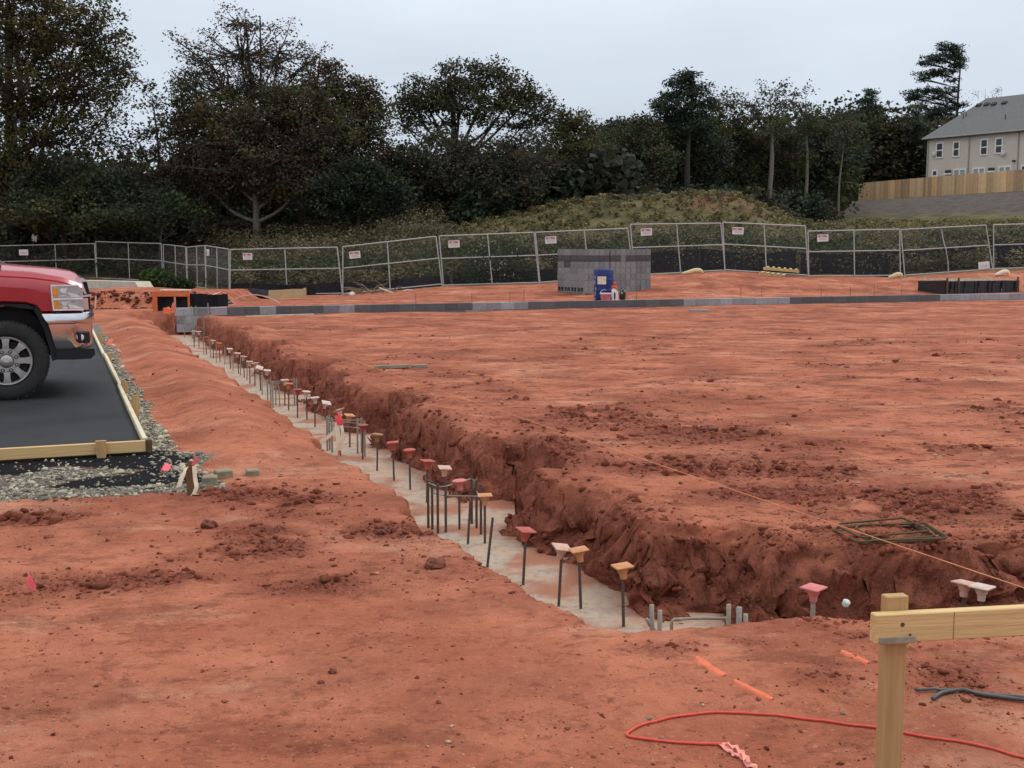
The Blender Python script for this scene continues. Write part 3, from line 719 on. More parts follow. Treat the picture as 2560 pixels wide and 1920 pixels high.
for (px, py, c, lb, tl, sh) in (
    (1112, 1169, 'pale', 'rebar dowel with pale tilted cap just behind the first cage', .12, 'sq'), (1069, 1152, 'red', 'rebar dowel with thick red cap, first one beyond the first cage', 0, 'sq'),
    (1023, 1125, 'red', 'rebar dowel with wide red round cap, second beyond the first cage', 0, 'rd'), (982, 1106, 'red', 'rebar dowel with red cap under a pale rim, third beyond the first cage', 0, 'sq'),
    (944, 1086, 'brown', 'rebar dowel with muddy brown flared cap beside the second side pocket', 0, 'rd'), (907, 1063, 'dark', 'rebar dowel with dark red cap under a white rim right of the flagged lath', 0, 'rd'),
    (874, 1038, 'tan', 'rebar dowel with faded tilted cap between ties of the second cage', .12, 'sq'), (847, 1025, 'pale', 'rebar dowel with broad pale tilted cap above the flagged lath', -.3, 'sq'),
    (816, 1007, 'white', 'rebar dowel with steeply tilted white cap beyond the flagged lath', .3, 'sq'), (787, 994, 'white', 'rebar dowel with flat white cap, second beyond the flagged lath', 0, 'sq'),
    (766, 979, 'white', 'rebar dowel with broad white cap, third beyond the flagged lath', 0, 'rd'), (744, 974, 'dark', 'rebar dowel with small dark red cap near the third side pocket', 0, 'sq'),
    (722, 959, 'orange', 'rebar dowel with bright orange cap near the third side pocket', 0, 'sq'), (712, 950, 'white', 'rebar dowel with white cap just behind the bright orange one', 0, 'sq'),
    (668, 926, 'white', 'rebar dowel with pale cap before the third side pocket, first left of the grey cage', .1, 'sq'), (649, 919, 'white', 'rebar dowel with steeply tilted white cap far along the trench', .45, 'sq'),
    (637, 908, 'pale', 'rebar dowel with low pink cap far along the trench, beyond the tilted white one', 0, 'sq'), (624, 904, 'white', 'rebar dowel with thin white cap far along the trench', 0, 'sq'),
    (609, 891, 'pale', 'rebar dowel with faded pink cap far along the trench', 0, 'sq'), (594, 883, 'pale', 'rebar dowel with faded pink cap next beyond its twin', .1, 'sq'),
    (574, 872, 'white', 'rebar dowel with bright white cap right of the far orange capped one', .1, 'sq'), (548, 858, 'orange', 'rebar dowel with orange cap, farthest orange one in the trench', 0, 'rd'),
    (532, 851, 'white', 'rebar dowel with pale cap left behind the farthest orange one', 0, 'sq'), (514, 843, 'brown', 'rebar dowel with muddy cap near the far end of the trench', 0, 'sq'),
    (497, 829, 'white', 'rebar dowel with white cap at the far end of the trench, right of its twin', 0, 'sq'), (484, 828, 'white', 'rebar dowel with white cap at the far end of the trench by the block corner', 0, 'sq')):
    dowel(px, py, c, lb, tilt=(random.uniform(-.03, .03), tl), shape=sh, yaw=random.uniform(0, .6))
for i, (px, py) in enumerate(((696, 956), (655, 931), (690, 953), (618, 900), (562, 868), (541, 862), (524, 852), (508, 846), (583, 880), (601, 889))):
    dowel(px, py, None, 'bare grey rebar stub among the capped dowels far along the trench', ztop=-.12, tilt=(random.uniform(-.04, .04), 0), m_=M_greysteel, group='bare grey rebar stubs far along the trench')
# rebar cages in the side pockets
def cage(label, bars, ties, m_, r=.0095):
    c = sum((Vector(b) for b in bars), Vector()) / len(bars)
    e = thing('rebar_cage', label, 'rebar cage', (c.x, c.y, -.45), 0, 'rebar cages standing in the trench pockets')
    for b in bars:
        x, y, z = b; bar_mesh(z + .45, r).build('upright_bar', m_, e, loc=(x - c.x, y - c.y, 0))
    for (z, ids) in ties:
        pts = [Vector((bars[i][0] - c.x, bars[i][1] - c.y, z + .45)) for i in ids]
        MB().tube(pts, .005, 6).build('tie', M_greysteel, e)
    return e
def cb(px, py, z=-.08): return tuple(onz(px, py, z))
cage('near rebar cage of dark bars with two thin ties by the first side pocket', [cb(1070, 1200), cb(1080, 1203), cb(1094, 1210), cb(1114, 1216, -.1), cb(1179, 1190), cb(1191, 1199), cb(1202, 1211)],
     [(-.10, (0, 2, 3, 4, 5)), (-.17, (1, 3, 6, 5))], M_steel)
cage('pale cement splashed rebar cage behind the flagged lath by the second pocket', [cb(817, 1040), cb(823, 1037), cb(829, 1044), cb(893, 1046), cb(903, 1044), cb(911, 1052)],
     [(-.10, (0, 2, 3, 4)), (-.16, (1, 2, 5)), (-.13, (0, 3, 5))], M_greysteel)
cage('grey rebar cage farther along the trench by the third pocket', [cb(668, 948), cb(676, 947), cb(681, 951), cb(735, 945), cb(741, 946)], [(-.1, (0, 2, 3)), (-.14, (1, 4))], M_greysteel)
cage('tall grey rebar cage in front of the corner of the block wall', [(S2W(2.82, 28.7)) + (.22,), S2W(2.95, 28.2) + (.32,), S2W(3.1, 28.7) + (.30,), S2W(3.2, 28.0) + (.1,), S2W(3.35, 28.4) + (.38,), S2W(2.9, 27.3) + (.02,)],
     [(.1, (0, 2, 4)), (-.1, (1, 2, 5)), (-.2, (0, 2, 3))], M_greysteel, .013)
# bent bars and stubs in the corner pocket
def bent(label, pts, r=.011, m_=M_greysteel, name='bent_rebar', cat='rebar', group='bent and stub rebar in the trench corner'):
    P = [Vector(p) for p in pts]; b0 = P[0].copy(); o = MB().tube([p - b0 for p in P], r, 8).build(name, m_, smooth=True); o.location = b0
    return tag(o, label, cat, group)
def vstub(px, pyt, pyb, label, r=.0125, lean=0):
    p = onz(px, pyt, -.24); bent(label, [(p.x - lean, p.y, -.5), (p.x, p.y, -.24)], r, name='rebar_stub')
vstub(1629, 1512, 1560, 'grey rebar stub at the left end of the trench corner', lean=-.01)
vstub(1650, 1526, 1565, 'shorter grey rebar stub right beside the left end one')
vstub(1822, 1511, 1560, 'brown spotted rebar stub at the right of the trench corner')
vstub(1848, 1518, 1565, 'palest thick rebar stub at the right of the trench corner', r=.015)
vstub(1864, 1535, 1565, 'shortest leaning rebar stub at the right of the trench corner', lean=-.012)
a_ = onz(1679, 1548, -.34); b_ = onz(1820, 1546, -.34)
bent('long horizontal rebar bent down at one end in the trench corner', [(a_.x, a_.y, -.5), (a_.x, a_.y, -.35), (a_.x + .015, a_.y, -.34), tuple(a_.lerp(b_, .5) + Vector((0, 0, .003))), tuple(b_)], .009)
a_ = onz(1616, 1547, -.33); b_ = onz(1655, 1575, -.40)
bent('curved white hooked rebar lying on the footing in the corner', [tuple(a_ + Vector((0, 0, .0))), tuple(a_.lerp(b_, .25) + Vector((0, 0, -.02))), tuple(a_.lerp(b_, .6) + Vector((.0, 0, -.03))), tuple(b_ + Vector((.03, 0, -.02)))], .011)
# capped dowels of the cross trench
dowel(2034, 1469, 'pink', 'rebar dowel with speckled pink square cap in the cross trench', ztop=-.07, shape='sq', yaw=.75, r=.012, m_=M_greysteel)
dowel(2412, 1457, 'pale', 'rebar dowel with pale pink square cap above the batter board', ztop=-.07, yaw=.7)
dowel(2455, 1467, 'white', 'rebar dowel with white square cap right above the batter board', ztop=-.07, yaw=.75)
p = onz(2008, 1400, 0); 
o = MB().box((0, 0, 0), (.07, .05, .006), bev=.002).build('plastic_scrap', M_cap['pale']); o.location = (p.x, p.y, zl(p.x, p.y) + .012); o.rotation_euler = (.1, .1, .4); tag(o, 'pale pink plastic scrap on the lip above the cross trench', 'plastic scrap')
p = onz(2115, 1508, -.16)
o = MB().lathe([(.012, -.018), (.020, -.008), (.018, 0), (.021, .01), (.012, .018)], n=14).build('foam_scrap', mat('white_foam', rgb(.62, .66, .62), .8), smooth=True); o.location = p; o.rotation_euler = (.5, .3, 0); tag(o, 'small white foam scrap stuck in the wall of the cross trench', 'foam scrap')
# ------------------------------------------------------------------ flagged stakes, pin flags
def curve_pts(P, n=6):
    P = [Vector(p) for p in P]; out = []
    for i in range(len(P) - 1):
        p0, p1, p2, p3 = P[max(i - 1, 0)], P[i], P[i + 1], P[min(i + 2, len(P) - 1)]
        for k in range(n):
            t_ = k / n
            out.append(.5 * ((2 * p1) + (p2 - p0) * t_ + (2 * p0 - 5 * p1 + 4 * p2 - p3) * t_ ** 2 + (3 * p1 - p0 - 3 * p2 + p3) * t_ ** 3))
    return out + [P[-1]]
p = ground_px(477, 1237)
e = thing('survey_stake', 'brown survey stake with pale and pink ribbons beside the gravel', 'survey stake', p, .15, 'flagged survey stakes')
sk = MB(); sk.prism([(-.024, -.1), (-.026, .2), (-.01, .235), (.018, .228), (.026, .2), (.024, -.1)], -.011, .011); sk.build('lath', M_darkwood if False else mat('brown_lath', rgb(.17, .095, .042), .85, var=.3, scale=10, stretch=(9, 9, 1)), e)
k = 1 / 365.0
MB().ribbon(curve_pts([(.03, -.02, .20), (.035, -.022, .11), (.042, -.03, .06), (.028, -.035, .02), (.016, -.04, -.0), (.026, -.05, -.015), (.045, -.055, -.03 + .045)]), Vector((.013, .005, 0))).build('ribbon', M_whiteflag, e)
MB().ribbon(curve_pts([(-.02, -.015, .19), (-.04, -.03, .15), (-.06, -.035, .10), (-.072, -.035, .062)]), [Vector((.013, .0, .006))] * 6 + [Vector((.018, 0, .006))] * 20).build('ribbon', M_whiteflag, e)
MB().ribbon(curve_pts([(.02, -.016, .205), (.04, -.02, .235), (.052, -.02, .262)]), [Vector((.010, .0, -.006))] * 30).build('flag', M_pink, e)
p = ground_px(848, 1150)
e = thing('survey_stake', 'tall flagged lath with pink top and long pale streamers on the trench bank', 'survey stake', p, .1, 'flagged survey stakes')
e.scale = (1.2, 1.2, 1.2)
sk = MB(); sk.prism([(-.008, -.1), (-.012, .12), (-.006, .36), (.022, .36), (.024, .26), (.012, -.1)], -.009, .009); sk.build('lath', mat('brown_lath', rgb(.17, .095, .042), .85), e)
MB().ribbon(curve_pts([(.005, -.014, .36), (-.01, -.02, .30), (-.004, -.022, .20), (.0, -.02, .1), (-.004, -.02, .08)]), Vector((.019, .004, 0))).build('ribbon', M_whiteflag, e)
MB().ribbon(curve_pts([(.01, -.014, .30), (-.05, -.03, .235), (-.11, -.04, .19), (-.155, -.045, .165)]), Vector((.006, .0, .023))).build('ribbon', M_whiteflag, e)
MB().ribbon(curve_pts([(.022, -.014, .31), (.032, -.02, .25), (.024, -.02, .17), (.006, -.02, .11), (0, -.02, .085)]), Vector((.013, .004, 0))).build('ribbon', M_whiteflag, e)
MB().ribbon([(0, -.021, .088), (-.001, -.021, .05)], Vector((.010, 0, 0))).build('orange_band', M_orange, e)
MB().ribbon([(0, -.02, .052), (.001, -.024, .02), (.012, -.045, .008)], Vector((.008, 0, 0))).build('ribbon', mat('dusty_pink_ribbon', rgb(.72, .42, .33), .6), e)
o = MB(); o.ribbon(curve_pts([(-.012, -.014, .385), (.0, -.022, .345), (.012, -.02, .30)]), Vector((.022, .004, 0))); o.ribbon(curve_pts([(.0, -.013, .41), (.02, -.02, .36), (.03, -.02, .31)]), Vector((.012, .003, 0))); o.build('flag', mat('red_flagging', rgb(.80, .10, .10), .55), e)
p = ground_px(105, 1496)
e = thing('pin_flag', 'small pink pin flag on thin wire in the left foreground', 'pin flag', p, 0)
MB().tube([(.02, .0, -.03), (0, 0, .012), (-.024, -.004, .07), (-.05, -.006, .135)], .0014, 5).build('wire', M_steel, e)
MB().ribbon(curve_pts([(-.054, -.006, .128), (-.050, -.009, .10), (-.043, -.008, .07), (-.034, -.006, .042)]), [Vector((.006, 0, .0))] * 5 + [Vector((.014, .002, 0))] * 6 + [Vector((.018, .003, 0))] * 4 + [Vector((.009, .002, 0))] * 10).build('flag', M_pink, e)
p = ground_px(415, 1178); 
o = MB().ribbon(curve_pts([(-.035, 0, .0), (-.012, .0, .024), (.012, 0, .014), (.035, .0, .022)]), Vector((.004, .030, .022))).build('plastic_flag_scrap', M_pink); o.location = p + Vector((0, 0, .01)); tag(o, 'crumpled pink flag scrap lying on the gravel edge', 'flag scrap')
p = onz(271, 865, .08)
o = MB().ribbon(curve_pts([(-.06, 0, .0), (-.02, .0, .05), (.02, 0, .07), (.06, .0, .05)]), Vector((.02, .03, .05))).build('plastic_flag_scrap', mat('salmon_flag', rgb(.80, .20, .13), .6)); o.location = p; tag(o, 'salmon flag scrap on the dirt beyond the far right form board', 'flag scrap')

# ------------------------------------------------------------------ mason's string over the pad
q0 = onz(2640, 1494, .09); q1 = onz(960, 923, .09); qd = (q1 - q0).normalized()
q2 = q1 + qd * 7.5; q2.z = .045
e = thing('string_line', 'taut orange string line crossing the pad along the trench', 'string line', (q0.x, q0.y, 0))
P = []
for i in range(40):
    f_ = i / 39; p = q0.lerp(q2, f_); p.z = .085 - .018 * math.sin(f_ * PI); p.z = max(p.z, zl(p.x, p.y) + .012); P.append(p - Vector((q0.x, q0.y, 0)))
MB().tube(P, .0028, 5).build('string', mat('orange_string', rgb(.66, .25, .115), .8), e)
p = onz(1052, 955, .09); d_ = p - Vector((q0.x, q0.y, 0))
MB().ribbon([d_ + Vector((0, -.01, 0)), d_ + Vector((-.008, -.014, -.05)), d_ + Vector((-.02, -.016, -.085))], Vector((.012, .002, 0))).build('flag', mat('string_flag', rgb(.80, .33, .08), .6), e)

# ------------------------------------------------------------------ stirrups on the pad
pc = ground_px(2236, 1350)
for i, (w_, d_, dz, rz, dx, dy, lb) in enumerate(((.46, .30, .004, .02, 0, 0, 'bottom'), (.46, .27, .012, -.13, .05, .03, 'second'), (.49, .29, .022, .10, -.03, .0, 'third'), (.43, .30, .032, -.05, .055, -.03, 'fourth'), (.46, .26, .042, .17, -.025, .035, 'topmost'))):
    rc = .035; P = []
    for (cx, cy, a0) in ((w_ / 2 - rc, d_ / 2 - rc, 0), (-w_ / 2 + rc, d_ / 2 - rc, 90), (-w_ / 2 + rc, -d_ / 2 + rc, 180), (w_ / 2 - rc, -d_ / 2 + rc, 270)):
        for j in range(4): P.append((cx + rc * math.cos(R(a0 + 30 * j)), cy + rc * math.sin(R(a0 + 30 * j)), .004 * math.sin(a0 + j)))
    P.append(P[0])
    o = MB().tube(P, .0068, 7).build('rebar_stirrup', M_rust, smooth=True); o.location = pc + Vector((dx, dy + .09, dz)); o.rotation_euler = (.015 * i, -.01, rz + .15)
    tag(o, 'rusty rectangular rebar stirrup, %s of the pile lying on the pad' % lb, 'rebar stirrup', 'rusty stirrups piled on the pad')

# ------------------------------------------------------------------ cord, conduits, paint in the right foreground
def ground_path(pts, lift, n=8, z_add=None):
    P = curve_pts([ground_px(*q) for q in pts], n)
    for p in P: p.z = zl(p.x, p.y) + lift
    return P
P = ground_path([(2700, 1940), (2560, 1897), (2410, 1859), (2286, 1840), (2209, 1825), (2051, 1804), (1917, 1789), (1807, 1784), (1706, 1792), (1620, 1811), (1578, 1829), (1567, 1840), (1580, 1846), (1605, 1849), (1692, 1859), (1807, 1864)], .0055)
c0 = P[-1].copy(); e = thing('red_cord', 'red cord looped on the ground with pink ribbon tied to its end', 'cord', c0)
MB().tube([p - c0 for p in P], .0048, 7).build('cord', mat('red_cord', rgb(.66, .085, .06), .6, var=.15, scale=40), e, smooth=True)
g = ground_path([(1807, 1866), (1826, 1884), (1846, 1895), (1862, 1905), (1885, 1925)], .008, 4)
o = MB(); o.ribbon([p - c0 for p in g], [Vector((.012 + .006 * math.sin(i), -.004, .006 * math.cos(i * 1.7))) for i in range(len(g))])
g2 = ground_path([(1810, 1868), (1838, 1878), (1858, 1896), (1872, 1917)], .016, 4); o.ribbon([p - c0 for p in g2], [Vector((.009, .002 * (i % 3), .008 * math.sin(i * 2.1))) for i in range(len(g2))])
o.build('ribbon', mat('pale_pink_ribbon', rgb(.86, .36, .28), .55, var=.15, scale=30), e)
def pipe(pts, r, label, z0=0):
    P = [ground_px(*q) for q in pts]; P = curve_pts(P, 5)
    for p in P: p.z = zl(p.x, p.y) + r + z0 + .004
    c = P[0].copy(); o = MB().tube([p - c for p in P], r, 8).build('rebar_rod', mat('dull_grey_rod', rgb(.105, .105, .105), .55, metal=.4, var=.3, scale=20), smooth=True); o.location = c
    return tag(o, label, 'rod', 'grey rods lying right of the batter post')
pipe([(2290, 1730), (2351, 1731), (2430, 1735), (2560, 1749), (2700, 1766)], .006, 'straight dark rod lying on the dirt behind the bent one')
pipe([(2331, 1754), (2345, 1744), (2352, 1739), (2372, 1734), (2394, 1732), (2440, 1740), (2560, 1756), (2700, 1776)], .0075, 'grey rod with bent end lying right of the batter post')
def paint(pts, w_, label):
    P = curve_pts([ground_px(*q) for q in pts], 10); vs = []; fs = []
    for i, p in enumerate(P):
        d = (P[min(i + 1, len(P) - 1)] - P[max(i - 1, 0)]); nn = Vector((-d.y, d.x, 0)).normalized()
        k_ = w_ * (.5 + .5 * float(fbm(i * .33, w_ * 31, 2, 5))) * min(1, .35 + min(i, len(P) - 1 - i) * .35)
        for j in range(5):
            q = p + nn * k_ * (j - 2) / 2; vs.append((q.x, q.y, zl(q.x, q.y) + (.005 if 0 < j < 4 else -.003)))
    for i in range(len(P) - 1):
        for j in range(4): a = i * 5 + j; fs.append((a, a + 1, a + 6, a + 5))
    o = MB(); b0 = Vector(vs[0]); o.add([Vector(v) - b0 for v in vs], fs); o = o.build('paint_mark', mat('sprayed_orange_paint', rgb(.78, .175, .085), .9, scale=22, col2=rgb(.56, .15, .078), bump=.4, bscale=60)); o.location = b0
    return tag(o, label, 'paint mark', 'orange paint marks on the dirt')
paint([(1742, 1643), (1775, 1668), (1812, 1690)], .032, 'broad orange paint stroke below the trench corner')
paint([(1835, 1702), (1880, 1724), (1932, 1750)], .026, 'faded orange paint stroke continuing toward the batter post')
paint([(2104, 1628), (2138, 1643), (2172, 1659)], .028, 'short orange paint stroke left of the batter post')

# ------------------------------------------------------------------ batter board
bl = at(2181, 1570, 3.50); bd = Vector((math.cos(R(9.0)), math.sin(R(9.0)), 0)); tiltz = .006
e = thing('batter_board', 'pale wooden batter board on a post in the right foreground', 'batter board', (bl.x, bl.y, zl(bl.x, bl.y)), R(9.0))
zb = bl.z - zl(bl.x, bl.y)
MB().box((1.0, 0, 0), (2.0, .038, .092), bev=.003).build('rail', M_woodx, e, loc=(0, 0, zb + .0))
pl = MB(); pl.box((.092, .0405, zb / 2 - .12 + .045), (.076, .038, zb + .33), bev=.003); pl.build('post', M_woodz, e)
MB().box((.074, -.022, zb - .036), (.118, .008, .022), bev=.002).build('cleat', mat('grey_cleat', rgb(.30, .25, .19), .85, var=.3, scale=20), e)
kn = MB(); kn.lathe([(.0075, 0), (.006, .0012)], (.09, -.0195, zb + .012), n=12, axis='Y'); kn.build('nail_hole', M_knot, e)
kn = MB(); kn.box((.262, -.0195, zb + .0), (.0025, .001, .088)); kn.build('pencil_line', mat('pencil', rgb(.25, .17, .08), .8), e)
kn = MB(); kn.lathe([(.005, 0), (.004, .0012)], (.116, -.0195, zb - .022), n=10, axis='Y'); kn.build('nail_hole', M_knot, e)
# ------------------------------------------------------------------ grey block wall across the far side of the pad
WX0, WS = 2.74, 29.7
x, y = S2W(WX0, WS)
t = thing('block_wall', 'low grey concrete block wall running across the far side of the pad', 'block wall', (x, y, 0), A)
M_blk = mat('block_face', rgb(.32, .325, .33), .92, var=.18, scale=14, bump=.5, bscale=60, attr='Col')
def px_t(px):                       # position along the wall of a pixel column
    u = (px - 1280) / F; return (WS * CA * u + WS * SA) / (CA - SA * u)
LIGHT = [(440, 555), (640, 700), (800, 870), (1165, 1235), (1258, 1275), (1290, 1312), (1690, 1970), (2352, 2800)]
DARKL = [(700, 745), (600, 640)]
b = MB(); rb = random.Random(5); nb = 74
for c in range(3):
    z = .112 - c * .203
    for i in range(nb):
        x0 = i * .4064 + (.2032 if c % 2 else 0)
        if c % 2 and i == nb - 1: continue
        pxm = None; tm = WX0 + x0 + .2
        X_, Y_ = S2W(tm, WS); pxm = 1280 + F * X_ / Y_
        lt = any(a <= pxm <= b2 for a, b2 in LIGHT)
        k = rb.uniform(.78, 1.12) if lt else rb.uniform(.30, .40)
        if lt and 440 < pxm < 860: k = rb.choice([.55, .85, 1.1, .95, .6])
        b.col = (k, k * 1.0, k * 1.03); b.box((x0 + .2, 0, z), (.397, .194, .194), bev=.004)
b.col = (1, 1, 1); b.build('blocks', M_blk, t)
m = MB(); m.box((nb * .2032, 0, -.092), (nb * .4064 - .02, .180, .60)); m.build('mortar', mat('mortar', rgb(.24, .235, .225), .95), t)
# dowels standing out of the wall cells
for px, h in ((1275, .30), (1310, .33), (1590, .2), (1851, .32), (1903, .34), (2051, .33), (2124, .30), (2183, .36), (2252, .30), (1040, .3), (1180, .28), (2480, .25)):
    tt = px_t(px); x, y = S2W(tt, WS)
    e = thing('rebar_dowel', 'thin rusty dowel rising from the top of the grey block wall', 'rebar', (x, y, .2), 0, 'thin dowels standing along the block wall'); bar_mesh(h, .0065).build('bar', M_rust, e)
o = MB().box((0, 0, 0), (.5, .30, .06), bev=.01).build('mortar_spill', mat('mortar', rgb(.24, .235, .225), .95)); p = ground_px(1747, 778); o.location = p + Vector((0, 0, .01)); tag(o, 'dried grey mortar spill on the dirt in front of the block wall', 'mortar spill')
p0 = at(700, 784, 28.9); o = MB().box((0, 0, 0), (1.7, .04, .03), bev=.003).build('plank_scrap', M_whiteflag if False else mat('pale_batten', rgb(.62, .52, .38), .8)); o.location = (p0.x, p0.y, zl(p0.x, p0.y) + .02); o.rotation_euler = (0, -.015, .36); tag(o, 'thin pale batten lying along the foot of the block wall', 'batten')

# ------------------------------------------------------------------ cubes of concrete blocks on pallets
PH = R(61)
fdir = Vector((math.cos(R(29)), math.sin(R(29)), 0))       # along the front
ldir = Vector((-math.cos(PH), math.sin(PH), 0))            # along the left end, away from us
PC = Vector((2.28, 37.2, 0)); 
def blk_mesh():
    b = MB(); b.box((0, 0, 0), (.392, .192, .194), bev=.004)
    return b
def core_mesh(on_side):
    b = MB()
    return b
MBK = [mat('stack_block_light', rgb(.235, .235, .235), .93, var=.2, scale=12, bump=.5, bscale=60), mat('stack_block_mid', rgb(.195, .195, .197), .93, var=.2, scale=12, bump=.5, bscale=60), mat('stack_block_wet', rgb(.085, .083, .084), .9, var=.45, scale=9, bump=.5, bscale=60)]
M_core_shade = mat('block_core_shade', rgb(.035, .035, .037), .95)  # near-black plug: the shade inside the hollow cores, put into colour
BLK = {}
def block_proto(mi, side):
    if (mi, side) in BLK: return BLK[(mi, side)]
    b = MB(); w_, d_, h_ = .397, .197, .198
    # hollow block: outer walls and two cores, cores along z (or along x... when laid on its side the long face shows the cores)
    def slab(c, d): b.box(c, d)
    e = .032
    if not side:
        b.box((0, -d_ / 2 + e / 2, 0), (w_, e, h_), bev=.003); b.box((0, d_ / 2 - e / 2, 0), (w_, e, h_), bev=.003)
        for xx in (-w_ / 2 + e / 2, 0, w_ / 2 - e / 2): b.box((xx, 0, -.0015), (e, d_ - 2 * e + .001, h_ - .003))
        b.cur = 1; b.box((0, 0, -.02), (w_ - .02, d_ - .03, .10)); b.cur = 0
    else:
        b.box((0, 0, -h_ / 2 + e / 2), (w_, d_, e), bev=.003); b.box((0, 0, h_ / 2 - e / 2), (w_, d_, e), bev=.003)
        for xx in (-w_ / 2 + e / 2, 0, w_ / 2 - e / 2): b.box((xx, -.0015, 0), (e, d_ - .003, h_ - 2 * e + .001))
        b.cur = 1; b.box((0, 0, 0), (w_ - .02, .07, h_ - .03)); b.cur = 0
    me = b.build('concrete_block', [MBK[mi], M_core_shade]); BLK[(mi, side)] = me.data
    bpy.data.objects.remove(me); return BLK[(mi, side)]
ZST = zl(PC.x, PC.y) - .06
M_pal = mat('pallet_wood', rgb(.34, .29, .21), .85, var=.25, scale=8)
def cube(origin, nf, nl, rows, names, seed):
    r_ = random.Random(seed); zg = ZST
    ang = math.atan2(ldir.y, ldir.x)
    e = thing('pallet', 'wooden pallet under the %s stack of grey blocks' % names, 'pallet', (origin.x, origin.y, zg), ang, 'pallets under the block stacks')
    Lx, Ly = nl * .4, nf * .2
    b = MB()
    for i in range(8): b.box((.05 + i * (Lx - .1) / 7, -Ly / 2, .105), (.09, Ly, .018))
    b.build('deck', M_pal, e)
    for yy in (-.045, -Ly / 2, -Ly + .045): MB().box((Lx / 2, yy, .05), (Lx, .045, .09)).build('stringer', M_pal, e)
    cn = ['bottom', 'second', 'third', 'fourth', 'fifth', 'sixth', 'top']
    for c in range(rows):
        for i in range(nl):
            for j in range(nf):
                vis = j == 0 and False
                outer = i in (0, nl - 1) or j in (0, nf - 1) or c == rows - 1
                # the long side that faces left is the one with i running along ldir at j == nf-1 ... keep the shell only
                if not outer: continue
                z = zg + .117 + .1 + c * .2
                pos = origin + ldir * ((i + .5) * .4) + fdir * ((j + .5) * .2)
                side = c == 0
                dark = c == rows - 2 and r_.random() < .8 or (c == rows - 3 and r_.random() < .12)
                mi = 2 if dark else (0 if r_.random() < .6 else 1)
                if c == rows - 1: mi = 1 if r_.random() < .6 else 0
                o = bpy.data.objects.new('concrete_block', block_proto(mi, False)); C.objects.link(o)
                if side:
                    o.data = block_proto(mi, True); o.rotation_euler = (0, 0, ang + PI / 2 + r_.uniform(-.01, .01))
                    # on its side: short dimension along ldir
                    pos = origin + ldir * ((i + .5) * .4) + fdir * ((j + .5) * .2)
                    o.rotation_euler = (0, 0, ang)
                else: o.rotation_euler = (0, 0, ang + r_.uniform(-.008, .008))
                o.location = (pos.x + r_.uniform(-.004, .004), pos.y + r_.uniform(-.004, .004), z)
                where = 'in the top layer' if c == rows - 1 else 'in the %s layer' % cn[min(c, 5)]
                tag(o, 'grey concrete block %s of the %s stack' % (where, names), 'concrete block', 'grey blocks of the %s stack, %s layer' % (names, 'top' if c == rows - 1 else cn[min(c, 5)]))
cube(PC, 5, 4, 7, 'left', 1)
cube(PC + fdir * 1.03, 5, 4, 7, 'middle', 2)
cube(PC + fdir * 2.12 + ldir * .40, 4, 3, 7, 'rear right', 3)

# ------------------------------------------------------------------ things round the barrel behind the wall
def pw(px, py, Y): p = at(px, py, Y); return Vector((p.x, p.y, zl(p.x, p.y)))
b0 = pw(1509, 752, 34.3)
e = thing('blue_barrel', 'dark blue plastic barrel with paper label behind the block wall', 'barrel', b0)
sc = 34.3 / F
MB().lathe([(.27, 0), (.285, .02), (.285, .30), (.295, .31), (.295, .33), (.285, .34), (.285, .62), (.295, .63), (.295, .65), (.285, .66), (.285, .90), (.27, .925), (.25, .93), (.25, .915), (.02, .91)], n=32).build('drum', mat('blue_plastic', rgb(.016, .028, .13), .5, var=.3, scale=5, col2=rgb(.025, .045, .20)), e, auto=40)
rp_ = []
for i in range(7): a_ = R(-132 + i * 8.5); rp_.append((.298 * math.cos(a_), .298 * math.sin(a_)))
lb = MB(); lb.add([(x, y, .50) for x, y in rp_] + [(x, y, .73) for x, y in rp_] + [(x * .985, y * .985, .50) for x, y in rp_] + [(x * .985, y * .985, .73) for x, y in rp_], [(i, i + 1, i + 8, i + 7) for i in range(6)] + [(i + 14, i + 21, i + 22, i + 15) for i in range(6)])
lb.build('paper_label', mat('paper', rgb(.72, .64, .46), .8, var=.2, scale=8), e)
sm = MB(); rr_ = random.Random(3)
for i in range(5):
    a_ = R(-160 + rr_.uniform(0, 16)); z_ = .03 + .16 * i + rr_.uniform(0, .05); sm.box((.288 * math.cos(a_), .288 * math.sin(a_), z_), (.05, .006, .12), rotz(a_ + PI / 2))
sm.build('mortar_smear', mat('pale_smear', rgb(.32, .34, .38), .9), e)
b1 = pw(1514, 753, 33.6)
e = thing('bucket', 'dusty pink bucket with white rim in front of the blue barrel', 'bucket', b1)
MB().lathe([(.13, 0), (.155, .24), (.15, .245), (.128, .02), (.01, .015)], n=24).build('pail', mat('pink_plastic', rgb(.55, .16, .17), .6, var=.25, scale=8), e, auto=40)
MB().lathe([(.152, .225), (.168, .228), (.168, .262), (.15, .265), (.148, .24)], n=24, close=False).build('rim', mat('chalk_white', rgb(.74, .66, .62), .8), e, auto=40)
MB().tube([(-.16, 0, .25), (-.12, -.03, .33), (-.04, -.05, .36), (.0, -.05, .34)], .007, 6).build('handle', mat('chalk_white', rgb(.74, .66, .62), .8), e)
b2 = pw(1537, 751, 33.9)
e = thing('jug', 'white jug with slanted dark panel beside the blue barrel', 'jug', b2)
jm = MB(); jm.prism([(-.09, 0), (-.095, .34), (-.055, .38), (.0, .37), (.09, .29), (.092, 0)], -.07, .07); jm.build('body', mat('white_plastic', rgb(.78, .80, .80), .5), e)
MB().prism([(-.03, .06), (-.035, .24), (.0, .28), (.012, .22), (.01, .06)], -.074, -.069).build('panel', mat('dark_panel', rgb(.05, .065, .07), .6), e)
b3 = b2 + Vector((0, .12, 0))
e = thing('orange_saw', 'orange and red motor saw on top of the white jug', 'saw', (b2.x, b2.y, b2.z + .36))
